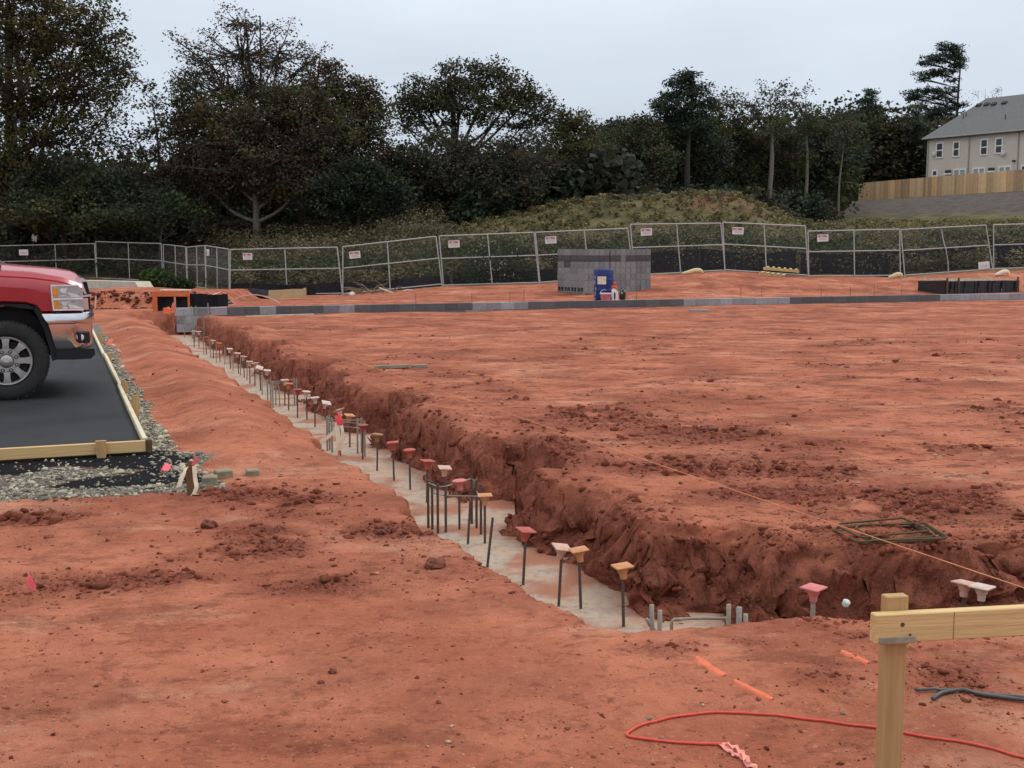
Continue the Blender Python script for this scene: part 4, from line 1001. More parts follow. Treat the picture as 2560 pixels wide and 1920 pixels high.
s_ = MB(); s_.box((-.02, 0, .06), (.16, .12, .09), bev=.03); s_.box((.04, 0, .02), (.10, .10, .06), bev=.02); s_.build('housing', mat('orange_plastic', rgb(.66, .11, .035), .5), e)
MB().lathe([(.03, 0), (.045, .03), (.04, .08), (.02, .11)], (-.005, 0, .1), n=14).build('cap', mat('red_plastic', rgb(.55, .10, .08), .5), e)
MB().tube([(-.08, -.02, .06), (-.11, -.02, .01), (-.09, -.02, -.02)], .014, 6).build('handle', mat('orange_plastic', rgb(.66, .11, .035), .5), e)
b4 = pw(1556, 751, 34.0)
e = thing('small_engine', 'small dark engine with pale fittings beside the white jug', 'engine', b4)
s_ = MB(); s_.box((0, 0, .14), (.17, .2, .22), bev=.03); s_.box((.02, 0, .32), (.12, .15, .14), bev=.03); s_.lathe([(.085, -.03), (.085, .03)], (.0, -.11, .2), n=18, axis='Y'); s_.build('block', mat('dark_metal', rgb(.05, .042, .04), .6, metal=.3, var=.4, scale=12), e)
s_ = MB(); s_.lathe([(.03, 0), (.03, .05)], (-.03, -.12, .24), n=12, axis='Y'); s_.box((.05, -.1, .26), (.06, .05, .10), bev=.01); s_.tube([(-.05, -.1, .3), (.0, -.11, .36), (.06, -.1, .33)], .012, 6); s_.build('fittings', mat('pale_metal', rgb(.45, .42, .39), .5, metal=.4), e)
P = curve_pts([b4 + Vector((.1, -.05, .06)), b4 + Vector((.2, -.1, .12)), b4 + Vector((.33, -.05, .05)), b4 + Vector((.42, .1, .02)), b4 + Vector((.34, .25, .02)), b4 + Vector((.22, .2, .03))])
o = MB().tube([p - b4 for p in P], .013, 7).build('hose', mat('pale_hose', rgb(.60, .45, .36), .7), smooth=True); o.location = b4; tag(o, 'pale hose looped on the dirt beside the small engine', 'hose')

# ------------------------------------------------------------------ far left of the site
def span(px0, px1, py, Y, Y2=None):
    a_ = at(px0, py, Y); b_ = at(px1, py, Y2 or Y); return a_, b_
# pale slab of kerb and gutter
a_ = at(212, 714, 44.5); b_ = at(346, 710, 42.5); L_ = (b_ - a_).length; an = math.atan2(b_.y - a_.y, b_.x - a_.x)
e = thing('concrete_kerb', 'pale concrete kerb and gutter strip beyond the dug bank', 'kerb', (a_.x, a_.y, .12), an)
MB().prism([(-3.2, 0), (-3.2, .34), (L_, .36), (L_ + .35, 0)], -.15, .5).build('kerb', mat('pale_concrete', rgb(.52, .46, .37), .9, var=.15, scale=3), e)
MB().prism([(-3.2, -.3), (-3.2, .06), (L_ + .4, .06), (L_ + 1.5, -.3)], -.7, -.155).build('apron', mat('grey_apron', rgb(.17, .165, .165), .9, var=.2, scale=2), e)
# orange painted frame with black cloth
a_ = at(383, 780, 31.2); b_ = at(474, 780, 31.2); w_ = (b_ - a_).x; zg = zl(a_.x, a_.y)
e = thing('orange_trench_box', 'orange painted wooden frame hung with black cloth by the end of the block wall', 'frame', (a_.x, a_.y, zg), .05)
M_or = mat('orange_paint', rgb(.62, .155, .055), .75, var=.18, scale=8)
MB().box((.06, 0, .22), (.12, .06, .52), bev=.004).build('post', M_or, e)
MB().box((w_ / 2, 0, .46), (w_, .065, .14), bev=.004).build('top_board', M_or, e)
MB().box((w_ - .03, .02, .2), (.05, .05, .45)).build('post', M_or, e)
gb = MB()
for i in range(14):
    x0 = .1 + i * (w_ + .9) / 14; gb.box((x0 + .06, .10 + .025 * math.sin(i * 1.9), .22), ((w_ + .9) / 14 + .012, .012, .46 + .03 * math.sin(i)), rotz(.2 * float(fbm(i * .8, 1.2, 2, 9)) - .1))
M_black = mat('black_fabric', rgb(.013, .013, .016), .8, var=.5, scale=6, spec=.25)
gb.build('cloth', M_black, e)
MB().box((.85, .05, .56), (.78, .22, .035), bev=.006).build('board', mat('pale_board', rgb(.62, .58, .50), .8), e, loc=(-.25, .02, 0))
p = ground_px(418, 784); o = MB().prism([(-.08, 0), (-.07, .12), (.02, .14), (.08, .09), (.07, 0)], -.04, .04).build('orange_marker', M_orange); o.location = p; tag(o, 'small orange marker lump on the dirt inside the orange frame', 'marker')
p = ground_px(437, 785); e = thing('flagged_lath', 'lath wrapped in salmon flagging at the left end of the block wall', 'lath', p)
MB().box((.01, 0, .16), (.035, .015, .38)).build('lath', mat('tan_lath', rgb(.50, .33, .18), .8), e); MB().ribbon([(0, -.014, .24), (-.015, -.02, .14), (-.02, -.02, .05)], [Vector((.03, 0, 0)), Vector((.045, .01, 0)), Vector((.035, 0, 0))]).build('flag', mat('salmon_flag', rgb(.80, .20, .13), .6), e)
for (px, py, h, lb, ln) in ((238, 767, .32, 'leaning white lath beside the truck grille', .10), (349, 780, .30, 'pale lath standing in front of the dug bank', .03)):
    p = ground_px(px, py); o = MB().box((0, 0, h / 2 - .05), (.042, .015, h + .1)).build('grade_lath', mat('white_lath', rgb(.70, .56, .45), .8)); o.location = p; o.rotation_euler = (0, ln, .1); tag(o, lb, 'lath', 'pale laths by the dug bank')
# navy box and black heap behind the wall end
p = pw(483, 760, 31.5); e = thing('navy_container', 'small dark navy container standing behind the end of the block wall', 'container', p)
MB().box((0, 0, .33), (.19, .2, .28), bev=.02).build('body', mat('navy_plastic', rgb(.012, .016, .045), .5), e); MB().box((0, 0, .08), (.1, .1, .3)).build('stand', M_darkwood, e)
def heap(name, label, cat, px0, px1, ytop, Y, m_, seed, depth=.8, hmul=1.0):
    a_ = at(px0, ytop, Y); b_ = at(px1, ytop, Y); n = 34; k = 16; base = Vector(((a_.x + b_.x) / 2, Y, 0)); base.z = zl(base.x, base.y); H = (a_.z - base.z) * hmul
    vs = []; fs = []
    for i in range(k):
        for j in range(n):
            u = j / (n - 1) * 2 - 1; v = i / (k - 1) * 2 - 1
            f_ = max(0, 1 - abs(u) ** 3.5) * max(0, 1 - abs(v) ** 3)
            z_ = H * f_ * (.72 + .55 * (float(fbm(u * 3 + seed, v * 2, 3, seed)) - .5) * 2 * .8 + .2) - .06
            vs.append((u * (b_.x - a_.x) / 2, v * depth, z_ + (0.04 * (float(fbm(u * 9, v * 6 + seed, 2, seed + 1)) - .5) if f_ > .1 else 0)))
    for i in range(k - 1):
        for j in range(n - 1): q = i * n + j; fs.append((q, q + 1, q + n + 1, q + n))
    o = MB().add(vs, fs).build(name, m_, smooth=True); o.location = base
    return tag(o, label, cat)
heap('black_tarp', 'low crumpled black tarp heap behind the left end of the block wall', 'tarp', 490, 590, 743, 33.2, M_black, 4, .5)
o = MB().ribbon(curve_pts([(-.2, 0, .0), (-.02, -.05, .06), (.2, -.03, .14)]), [Vector((.03, .08, .02))] * 20).build('paper_scrap', mat('paper_white', rgb(.74, .72, .62), .8)); o.location = at(534, 742, 33.0); tag(o, 'bent white paper scrap on the crumpled black tarp', 'scrap')
o = MB(); P = curve_pts([(-.8, 0, .0), (-.4, 0, .22), (.05, 0, .30), (.5, 0, .2), (.75, 0, .05)]); o.tube(P, .014, 6); o = o.build('hose', mat('pale_hose', rgb(.60, .45, .36), .7), smooth=True); p = pw(632, 765, 31.6); o.location = p; tag(o, 'thin pale hose arching behind the left part of the block wall', 'hose')
# black silt cloth mounds and the tan board
heap('black_tarp', 'dark draped silt cloth mound left of the tan board', 'tarp', 583, 690, 719, 41.5, M_black, 9, .4, 1.0)
a_ = at(671, 749, 40.5); b_ = at(766, 747, 40.5); zg = zl(a_.x, a_.y); w_ = b_.x - a_.x
e = thing('tan_board', 'tan plywood board leaning on the silt fence', 'board', (a_.x, a_.y, zg), .03)
bm_ = MB().prism([(0, 0), (.01, .32), (w_ * .3, .33), (w_ * .62, .36), (w_ * .9, .36), (w_ * .93, .40), (w_ * .985, .40), (w_, .02)], -.012, .012); o = bm_.build('sheet', mat('tan_ply', rgb(.44, .31, .165), .85, var=.12, scale=3), e); o.rotation_euler = (-.18, 0, 0)
# brush pile and white sticks
rb = random.Random(11)
p = pw(935, 735, 42.5); b = MB()
for i in range(26):
    a_ = Vector((rb.uniform(-.75, .75), rb.uniform(-.4, .4), rb.uniform(.0, .1))); l_ = rb.uniform(.4, .9); th = rb.uniform(-.6, .6); el = rb.uniform(.1, .8) * rb.choice([1, 1, -.3])
    d = Vector((math.cos(th) * rb.choice([-1, 1]) * math.cos(el), math.sin(th) * .5, math.sin(el)))
    b.tube(curve_pts([a_, a_ + d * l_ * .5 + Vector((0, 0, .07)), a_ + d * l_ + Vector((0, 0, -.05))], 3), [.018] * 3 + [.012] * 3 + [.006], 5)
o = b.build('brush_pile', mat('dry_branch', rgb(.20, .145, .095), .9, var=.4, scale=8)); o.location = p; tag(o, 'tangled pile of dry branches at the foot of the wire fence', 'brush pile')
def stick(px0, py0, px1, py1, Y, label, r=.03, m_=None, name='plank_scrap', grp='pale wood scraps along the foot of the wire fence'):
    a_ = at(px0, py0, Y); b_ = at(px1, py1, Y - .1); o = MB().box((0, 0, 0), ((b_ - a_).length, r * 1.6, r * 1.6), bev=.004).build(name, m_ or mat('pale_batten', rgb(.62, .52, .38), .8)); c = (a_ + b_) / 2; o.location = c
    o.rotation_euler = (0, -math.atan2(b_.z - a_.z, b_.x - a_.x), 0); return tag(o, label, 'wood scrap', grp)
M_wst = mat('white_stick', rgb(.74, .66, .54), .7)
stick(948, 719, 981, 732, 42.2, 'white stick leaning against the brush pile', m_=M_wst)
stick(1004, 729, 1018, 724, 43.3, 'short pale stick right of the brush pile, left piece', m_=M_wst); stick(1019, 724, 1050, 729, 43.3, 'longer pale stick right of the brush pile, right piece', m_=M_wst)
for (px, py, w_, Y, lb) in ((879, 738, .22, 42, 'small white rock at the fence foot left of the brush pile'),):
    q = pw(px, py, Y); o = clod(px, py, .1, lb, mat('white_rock', rgb(.66, .60, .52), .9), seed=21, name='white_rock'); o['category'] = 'rock'; o['group'] = ''; del o['group']; o.location = q + Vector((0, 0, .05))
# bundle of skids: two runners with short cleats
def skid(px0, px1, py0, py1, Y, n, label, th=.09, slant=.22, up=0):
    a_ = at(px0, py0, Y); b_ = at(px1, py1, Y - .3); L_ = (b_ - a_).length; an = math.atan2(b_.y - a_.y, b_.x - a_.x); el = math.atan2(b_.z - a_.z, math.hypot(b_.x - a_.x, b_.y - a_.y))
    e = thing('timber_skid', label, 'timber skid', a_, an, 'timber skids by the wire fence'); e.rotation_euler = (0, -el, an)
    for yy in (0, .75): MB().box((L_ / 2, yy, 0), (L_, .07, th), bev=.004).build('runner', M_wood, e)
    for i in range(n):
        MB().box((L_ * (.12 + .8 * i / max(n - 1, 1)), .37, th / 2 + .022), (.085, .95, .04), bev=.004).build('slat', mat('cream_lumber', rgb(.72, .60, .36), .75, var=.1), e)
skid(1897, 1962, 684, 692, 43.0, 5, 'lower pale timber skid resting on the dirt by the wire fence')
skid(1908, 1998, 671, 679, 43.2, 6, 'upper pale timber skid with cream slats on top of the lower one')
# scraps along the fence
def bag(px, py, Y, w_, label, m_, name='sack', cat='sack'):
    p = pw(px, py, Y); vs = []; fs = []; n, k = 20, 8
    o = MB(); P = curve_pts([(-w_ / 2, 0, .03), (-w_ * .2, 0, .07), (w_ * .15, 0, .14), (w_ * .4, 0, .13), (w_ / 2, 0, .04)], 5)
    o.tube(P, [.02 + .07 * math.sin(PI * (i + .5) / len(P)) ** .7 for i in range(len(P))], 10); o = o.build(name, m_, smooth=True); o.location = p; return tag(o, label, cat)
bag(1731, 682, 43.2, .75, 'pale yellow sack lying at the foot of the wire fence', mat('yellow_sack', rgb(.62, .48, .22), .7, var=.3, scale=7, col2=rgb(.72, .62, .38)))
bag(2238, 690, 43.2, .5, 'small cream sack at the fence foot right of the skids', mat('cream_sack', rgb(.66, .55, .36), .7, var=.2, scale=7))
bag(2505, 676, 42.8, .5, 'white sack at the fence foot near the right edge of the photo', mat('white_sack', rgb(.76, .68, .52), .7, var=.1, scale=7))
# black lined box on the right
a_ = at(2360, 736, 38.9); b_ = at(2545, 731, 40.3); an = math.atan2(b_.y - a_.y, b_.x - a_.x); L_ = math.hypot(b_.x - a_.x, b_.y - a_.y); zg = zl(a_.x, a_.y) - .02
e = thing('lined_pit', 'black plastic lined box frame with pale rim behind the wall at right', 'lined box', (a_.x, a_.y, zg), an)
zt = at(2360, 703, 38.9).z - zg
b = MB()
for i in range(22):
    x0 = i * L_ / 22; b.box((x0 + L_ / 44, .03 * math.sin(i * 1.7), zt / 2 - .02 + .01 * math.sin(i * 2.1)), (L_ / 22 + .02, .014, zt + .02 * math.sin(i * 1.3)), rotz(.13 * float(fbm(i * .9, 2.2, 2, 6)) - .06))
for yy in (0,):
    b.box((0.0, .6, zt / 2 - .02), (.014, 1.2, zt)); b.box((L_, .6, zt / 2 - .02), (.014, 1.2, zt))
b.box((L_ / 2, 1.2, zt / 2 - .02), (L_, .014, zt)); b.build('liner', mat('black_liner', rgb(.016, .016, .02), .45, var=.5, scale=5, spec=.45), e)
b = MB(); b.box((L_ / 2 + .1, .05, zt + .02), (L_ - .1, .045, .05)); b.box((L_ / 2, 1.15, zt + .03), (L_, .045, .05)); b.build('rim_board', mat('pale_batten', rgb(.62, .52, .38), .8), e)
for xx in (.09, .60, L_ - .06): MB().box((xx, -.03, zt / 2 + .03), (.045, .045, zt + .18)).build('stake', M_darkwood, e)
# ------------------------------------------------------------------ temporary chain link fence
M_galv = mat('galvanised_tube', rgb(.43, .435, .42), .55, metal=.3, var=.15, scale=10)
M_wire = mat('galvanised_wire', rgb(.15, .155, .155), .6, metal=.3)
def lerp(a_, b_, f_): return a_ + (b_ - a_) * f_
def panel(tl, tr, br, bl, label, mids=(.5,), midrail=.45, bottom=True, wire=True):
    """corners as (px, py, depth)"""
    P = [at(*q) for q in (tl, tr, br, bl)]; o = P[3].copy(); P = [p - o for p in P]
    e = thing('chain_link_fence', label, 'fence panel', o, 0, 'chain link panels of the temporary fence')
    TL, TR, BR, BL = P
    r = .023
    MB().tube([BL - (TL - BL) * .04, TL], r, 8).build('post', M_galv, e); MB().tube([BR - (TR - BR) * .04, TR], r, 8).build('post', M_galv, e)
    MB().tube([TL, TR], r * .95, 8).build('top_rail', M_galv, e)
    MB().tube([lerp(TL, BL, midrail), lerp(TR, BR, midrail)], r * .9, 8).build('mid_rail', M_galv, e)
    if bottom: MB().tube([lerp(TL, BL, .985), lerp(TR, BR, .985)], r * .9, 8).build('bottom_rail', M_galv, e)
    for f_ in mids: MB().tube([lerp(TL, TR, f_), lerp(BL, BR, f_)], r * .95, 8).build('mid_post', M_galv, e)
    if wire:
        L_ = ((TR - TL).length + (BR - BL).length) / 2; H = (TL - BL).length; pit = .075
        Q = lambda u, v: BL + (BR - BL) * (u / L_) + ((TL - BL) * (1 - u / L_) + (TR - BR) * (u / L_)) * (v / H)
        b = MB(); n = int((L_ + H) / pit)
        for sg in (1, -1):
            for i in range(n + 1):
                c = i * pit - (H if sg > 0 else 0)
                if sg > 0: v0 = max(0, -c); v1 = min(H, L_ - c); u0, u1 = c + v0, c + v1
                else: v0 = max(0, c - L_); v1 = min(H, c); u0, u1 = c - v0, c - v1
                if v1 - v0 < .02: continue
                b.tube([Q(u0, v0), Q(u1, v1)], .0017, 3, cap=False)
        b.build('wire_mesh', M_wire, e)
    return e
PAN = [
    (((-190, 619, 57.5), (236, 609, 57), (242, 696, 57), (-190, 708, 57.5)), 'far left panel of the wire fence behind the red truck', (.42, .77)),
    (((239, 604, 57), (403, 609, 56), (407, 704, 56), (243, 696, 57)), 'wire panel behind the pale kerb, first right of the truck', (.5,)),
    (((408, 611, 55.8), (464, 617, 53), (468, 716, 53), (410, 706, 55.8)), 'receding wire panel behind the orange frame', (.54,)),
    (((467, 618, 52.8), (512, 614, 50.2), (515, 722, 50.2), (469, 716, 52.8)), 'narrow receding wire panel with small grey sign', (.55,)),
    (((514, 614, 50), (572, 623, 46.7), (573, 737, 46.7), (516, 724, 50)), 'receding wire panel left of the fence corner', (.5,)),
    (((576, 624, 46.5), (843, 618, 44.6), (856, 735, 44.5), (575, 738, 46.5)), 'wire panel above the tan board, first right of the fence corner', (.52,)),
    (((857, 617, 44.4), (1090, 591, 44.1), (1105, 712, 44.1), (857, 736, 44.4)), 'wire panel behind the brush pile, rising to the right', (.48,)),
    (((1098, 590, 44.1), (1335, 581, 44), (1348, 708, 44), (1109, 715, 44.1)), 'wire panel with white flowered weeds, left of the block stacks', (.51,)),
    (((1338, 581, 44), (1569, 571, 44), (1584, 690, 44), (1350, 708, 44)), 'wire panel behind the left block stack', (.53,)),
    (((1576, 561, 44), (1802, 558, 44), (1813, 677, 44), (1586, 690, 44)), 'wire panel above the yellow sack, right of the block stacks', (.51,)),
    (((1807, 556, 44), (2013, 565, 44), (2021, 690, 44), (1812, 676, 44)), 'wire panel behind the timber skids', (.5,)),
    (((2020, 578, 44), (2249, 573, 44), (2251, 690, 44), (2022, 692, 44)), 'wire panel before the black silt fence, lower than its left neighbour', (.50,)),
    (((2252, 574, 44), (2465, 563, 44), (2482, 674, 44), (2262, 690, 44)), 'wire panel with bent mid post and a fallen sign', ()),
    (((2484, 562, 44), (2740, 556, 44), (2744, 664, 44), (2484, 674, 44)), 'rightmost wire panel at the edge of the photo', (.5,))]
PE = []
for q, lb, md in PAN: PE.append(panel(*q, lb, md))
P = [at(2354, 576, 44), at(2358, 600, 43.98), at(2365, 624, 43.93), at(2370, 655, 43.97), at(2371, 684, 44)]
e = PE[12]; MB().tube([p - e.location for p in P], .02, 8).build('bent_post', M_galv, e)
# signs hung on the wire
GLY = {'N': ((0, 0, 0, 1), (0, 1, 1, 0), (1, 0, 1, 1)), 'A': ((0, 0, .5, 1), (.5, 1, 1, 0), (.22, .4, .78, .4)), 'T': ((0, 1, 1, 1), (.5, 0, .5, 1)), 'I': ((.5, 0, .5, 1),), 'O': ((0, 0, 1, 0), (1, 0, 1, 1), (1, 1, 0, 1), (0, 1, 0, 0)), 'L': ((0, 0, 0, 1), (0, 0, 1, 0))}
def sign(px, py, Y, label, w_=.42, h_=.265, rz=0, roll=0, red=True, my=.2):
    p = at(px, py, Y); e = thing('fence_sign', label, 'sign', p, rz, 'small white signs on the wire fence')
    e.rotation_euler = (0, roll, rz)
    MB().box((0, 0, 0), (w_, .006, h_), bev=.002).build('plate', mat('sign_white', rgb(.70, .66, .65), .6, var=.08, scale=6), e)
    if red:
        b = MB(); lw = w_ * .86 / 8
        for i, ch in enumerate('NATIONAL'):
            x0 = -w_ * .43 + i * lw
            for (xa, ya, xb, yb) in GLY[ch]:
                A_ = Vector((x0 + lw * (.12 + .7 * xa), -.0052, h_ * (.14 + .24 * ya))); B_ = Vector((x0 + lw * (.12 + .7 * xb), -.0052, h_ * (.14 + .24 * yb))); d = B_ - A_
                b.box((A_ + B_) / 2, (d.length + .01, .003, .014), Matrix.Rotation(-math.atan2(d.z, d.x), 3, 'Y'))
        b.build('lettering', mat('sign_red', rgb(.50, .05, .06), .6), e)
    b = MB()
    for k, (x0, ww) in enumerate(((0.02, .72), (-.02, .62), (.03, .66))): b.box((x0, -.0045, -h_ * (.02 + .13 * k)), (w_ * ww, .003, h_ * .045))
    b.build('small_print', mat('sign_grey', rgb(.30, .28, .29) if red else rgb(.42, .40, .40), .7), e)
    return e
sign(619, 641, 46.1, 'white sign with red lettering on the panel above the tan board', rz=-.3)
sign(887, 637, 44.2, 'white sign with red lettering on the rising panel, left of the brush pile', roll=-.10)
sign(1135, 610, 43.97, 'white sign with red lettering on the panel of white flowered weeds', roll=-.04)
sign(1377, 600, 43.9, 'white sign with red lettering above the left block stack', roll=-.06)
sign(1616, 580, 43.9, 'white sign with red lettering right of the block stacks', roll=-.05)
sign(1845, 577, 43.9, 'white sign with red lettering above the timber skids', roll=.03)
sign(2057, 595, 43.9, 'white sign with red lettering on the lowest panel before the black silt fence', roll=-.05)
sign(2460, 663, 43.85, 'fallen faded sign hanging crooked low on the wire at the right', roll=-.10, red=False)
sign(59, 631, 57.1, 'faded grey sign on the wire behind the hood of the truck', w_=.45, h_=.28, red=False)
sign(520, 631, 49.6, 'narrow grey sign seen edge on at the receding part of the fence', w_=.30, h_=.27, rz=-.95, red=False)
o = MB().box((0, 0, 0), (.26, .01, .34), bev=.002).build('notice_board', mat('sign_white', rgb(.70, .66, .65), .6)); o.location = at(86, 595, 58.5); o.rotation_euler = (0, .25, .2)
tag(o, 'tilted white notice card among the brush above the truck hood', 'notice'); 
o2 = MB().tube([(0, .02, -1.2), (0, .02, .1)], .012, 6).build('stem', M_greywood, o)

# ------------------------------------------------------------------ black silt fence behind the wire
def silt(pts, h, label, seed):
    P = [Vector((x, y, zl(x, y))) for x, y in pts]; o = P[0].copy(); n = 0; vs = []; fs = []
    Q = []
    for i in range(len(P) - 1):
        k = max(2, int((P[i + 1] - P[i]).length / .35))
        Q += [P[i].lerp(P[i + 1], j / k) for j in range(k)]
    Q.append(P[-1])
    for i, q in enumerate(Q):
        z0 = zl(q.x, q.y); hh = h * (.82 + .42 * (float(fbm(i * .22, seed, 3, seed)) - .3)); s_ = .09 * math.sin(i * 1.1 + seed)
        for (yy, zz) in ((.0, -.05), (s_ * .6, hh * .5), (s_, hh)):
            vs += [(q.x - o.x, q.y - o.y + yy, z0 - o.z + zz), (q.x - o.x, q.y - o.y + yy + .012, z0 - o.z + zz)]
    for i in range(len(Q) - 1):
        a_ = i * 6; b_ = a_ + 6
        for r in (0, 2): fs += [(a_ + r, b_ + r, b_ + r + 2, a_ + r + 2), (a_ + r + 1, a_ + r + 3, b_ + r + 3, b_ + r + 1)]
        fs.append((a_ + 4, b_ + 4, b_ + 5, a_ + 5))
    e = thing('silt_fence', label, 'silt fence', o, 0, 'black silt fences behind the wire fence')
    MB().add(vs, fs).build('fabric', M_black, e, smooth=False)
    for i in range(2, len(Q), 6):
        q = Q[i]; MB().box((q.x - o.x, q.y - o.y - .03, zl(q.x, q.y) - o.z + h * .5), (.035, .035, h * 1.25)).build('stake', mat('silt_stake', rgb(.045, .04, .035), .9), e)
silt([(-19.5, 58.5), (-14.2, 58.0)], .85, 'black silt fence behind the wire at the far left kerb', 3)
silt([(-10.9, 45.2), (-9, 45.0), (-7.2, 44.9), (-4.0, 44.9), (-2.4, 44.9)], .48, 'low black silt fence behind the tan board and brush pile', 5)
silt([(-2.3, 45.4), (0.3, 45.2), (2.6, 45.1)], .5, 'black silt fence glimpsed behind the flowered weeds', 6)
silt([(4.4, 45.3), (6.5, 45.2), (8.8, 45.2), (11.0, 45.1)], .85, 'black silt fence behind the wire, right of the block stacks', 7)
silt([(11.2, 45.2), (13.0, 45.1), (14.6, 45.1)], .95, 'sagging black silt fence behind the lowest wire panel', 8)
silt([(14.8, 46.4), (17.0, 46.2), (19, 46.2), (22, 46.2), (25, 46.2)], .95, 'tall black silt fence behind the rightmost wire panels', 9)
# ------------------------------------------------------------------ townhouse behind the wooden fence
HP = Vector((44.1, 125.0, 0)); hd = Vector((.578, -.816, 0)); hb = Vector((.816, .578, 0))
HZ = 6.75; EZ = HC + 272 / F * 125.0; RZ = EZ + 4.0
hrot = math.atan2(hd.y, hd.x)
def fac(px, py):                    # point of the facade under a pixel: (along, height)
    x, y, z = ray(px, py); n = Vector((hd.y, -hd.x, 0)); k = (HP.x * n.x + HP.y * n.y) / (x * n.x + y * n.y)
    p = Vector((x * k, y * k, 0)) - HP
    return p.dot(hd), HC + z * k
e = thing('townhouse', 'long beige two storey townhouse with grey hip roof behind the wooden fence', 'house', (HP.x, HP.y, HZ), hrot)
HL, HD = 46.0, 8.0; H_ = EZ - HZ
M_sid = mat('beige_siding', rgb(.60, .53, .45), .8, var=.05, scale=1.5)
b = MB()
b.box((HL / 2, HD / 2, H_ / 2 - .6), (HL, HD, H_ + 1.0)); o = b.build('wall', M_sid, e)
nt = M_sid.node_tree; wv = nt.nodes.new('ShaderNodeTexWave'); wv.bands_direction = 'Z'; wv.wave_profile = 'SAW'; wv.inputs['Scale'].default_value = 1.6
tcs = [n for n in nt.nodes if n.type == 'TEX_COORD'][0]; nt.links.new(tcs.outputs['Object'], wv.inputs['Vector'])
bpn = nt.nodes.new('ShaderNodeBump'); bpn.inputs['Strength'].default_value = .5; bpn.inputs['Distance'].default_value = .02; nt.links.new(wv.outputs['Fac'], bpn.inputs['Height']); nt.links.new(bpn.outputs['Normal'], nt.nodes['Principled BSDF'].inputs['Normal'])
ov = .45; r0 = (-ov, -ov, H_); hw = HD / 2
V = [(-ov, -ov, H_), (HL + ov, -ov, H_), (HL + ov, HD + ov, H_), (-ov, HD + ov, H_), (hw, hw, RZ - HZ), (HL - hw, hw, RZ - HZ),
     (-ov, -ov, H_ - .18), (HL + ov, -ov, H_ - .18), (HL + ov, HD + ov, H_ - .18), (-ov, HD + ov, H_ - .18)]
M_roof = mat('grey_shingles', rgb(.165, .16, .155), .92, var=.22, scale=7, bump=.6, bscale=12)
rf = MB().add(V, [(0, 1, 5, 4), (1, 2, 5), (2, 3, 4, 5), (3, 0, 4), (0, 6, 7, 1), (1, 7, 8, 2), (2, 8, 9, 3), (3, 9, 6, 0), (6, 9, 8, 7)]).build('roof', M_roof, e)
M_trim = mat('white_trim', rgb(.78, .76, .72), .6)
MB().box((HL / 2, -ov - .06, H_ - .08), (HL + 2 * ov, .11, .13), bev=.02).build('gutter', mat('gutter_grey', rgb(.36, .33, .30), .6), e)
M_ds = mat('downspout_beige', rgb(.34, .30, .26), .7)
for px in (2422, 2545): 
    u, _ = fac(px, 400); MB().box((u, -.06, H_ / 2), (.10, .09, H_ - .2)).build('downspout', M_ds, e)
MB().box((.02, -.02, H_ / 2), (.16, .16, H_ - .05)).build('corner_board', M_ds, e)
M_glass = mat('dark_glass', rgb(.07, .075, .08), .15, spec=.6); M_cyan = mat('pale_blind_glass', rgb(.30, .38, .38), .2, spec=.6)
def window(px0, py0, px1, py1, double_hung=True, split=False, m_=None):
    u0, z1 = fac(px0, py0); u1, z0 = fac(px1, py1); w_, h_ = u1 - u0, z1 - z0; uc, zc = (u0 + u1) / 2, (z0 + z1) / 2 - HZ
    b = MB(); t_ = .13
    for c, d in (((0, 0, h_ / 2 - t_ / 2), (w_, .1, t_)), ((0, 0, -h_ / 2 + t_ / 2), (w_, .1, t_)), ((-w_ / 2 + t_ / 2, 0, 0), (t_, .1, h_ - 2 * t_)), ((w_ / 2 - t_ / 2, 0, 0), (t_, .1, h_ - 2 * t_))): b.box(c, d)
    if double_hung: b.box((0, .005, 0), (w_ - 2 * t_, .09, .11))
    if split: b.box((0, .004, 0), (.16, .092, h_ - 2 * t_))
    o = b.build('window', M_trim, e, loc=(uc, -.04, zc))
    MB().box((0, .01, 0), (w_ - .02, .05, h_ - .02)).build('pane', m_ or M_glass, o)
window(2341, 357, 2358.5, 395); window(2383.5, 354, 2399.5, 392); window(2452, 348, 2470, 388); window(2489, 345, 2507, 384)
window(2331, 425.5, 2344.5, 441, False); window(2384, 423, 2415, 446, False, True, M_cyan); window(2432, 420, 2463, 444, False, True, M_cyan); window(2497, 416, 2528, 442, False, True, M_cyan); window(2553, 413, 2572, 440, False)
for (px, py) in ((2372, 429), (2480, 423)):
    u, z = fac(px, py); o = MB().box((u, -.14, z - HZ), (.62, .25, .3), bev=.04).build('vent_hood', mat('hood_dark', rgb(.05, .05, .05), .7), e); MB().box((u, -.16, z - HZ - .24), (.8, .28, .14)).build('vent_trim', M_trim, o)
for (px, py) in ((2337, 385), (2509, 384)):
    u, z = fac(px, py); d = MB(); d.lathe([(.03, .0), (.2, -.05), (.27, -.13), (.26, -.14), (.18, -.07), (.02, -.02)], n=18, axis='Y'); o = d.build('satellite_dish', mat('dish_grey', rgb(.60, .58, .56), .6), e, loc=(u, -.3, z - HZ)); MB().tube([(0, .3, -.1), (0, .05, -.02)], .03, 6).build('arm', M_ds, o)
u, z = fac(2536, 402); MB().box((u, -.12, z - HZ), (.32, .22, .14), bev=.03).build('wall_lamp', mat('hood_dark', rgb(.05, .05, .05), .7), e)
def roofpt(px, py):                 # front slope
    n = Vector((0, -(RZ - EZ), hw + ov)); x, y, z = ray(px, py); dr = Vector((x, y, z))
    q = Matrix.Rotation(-hrot, 3, 'Z'); c0 = q @ (Vector((0, 0, HC)) - Vector((HP.x, HP.y, HZ))); d0 = q @ dr
    p0 = Vector((0, -ov, H_)); k = n.dot(p0 - c0) / n.dot(d0); return c0 + d0 * k
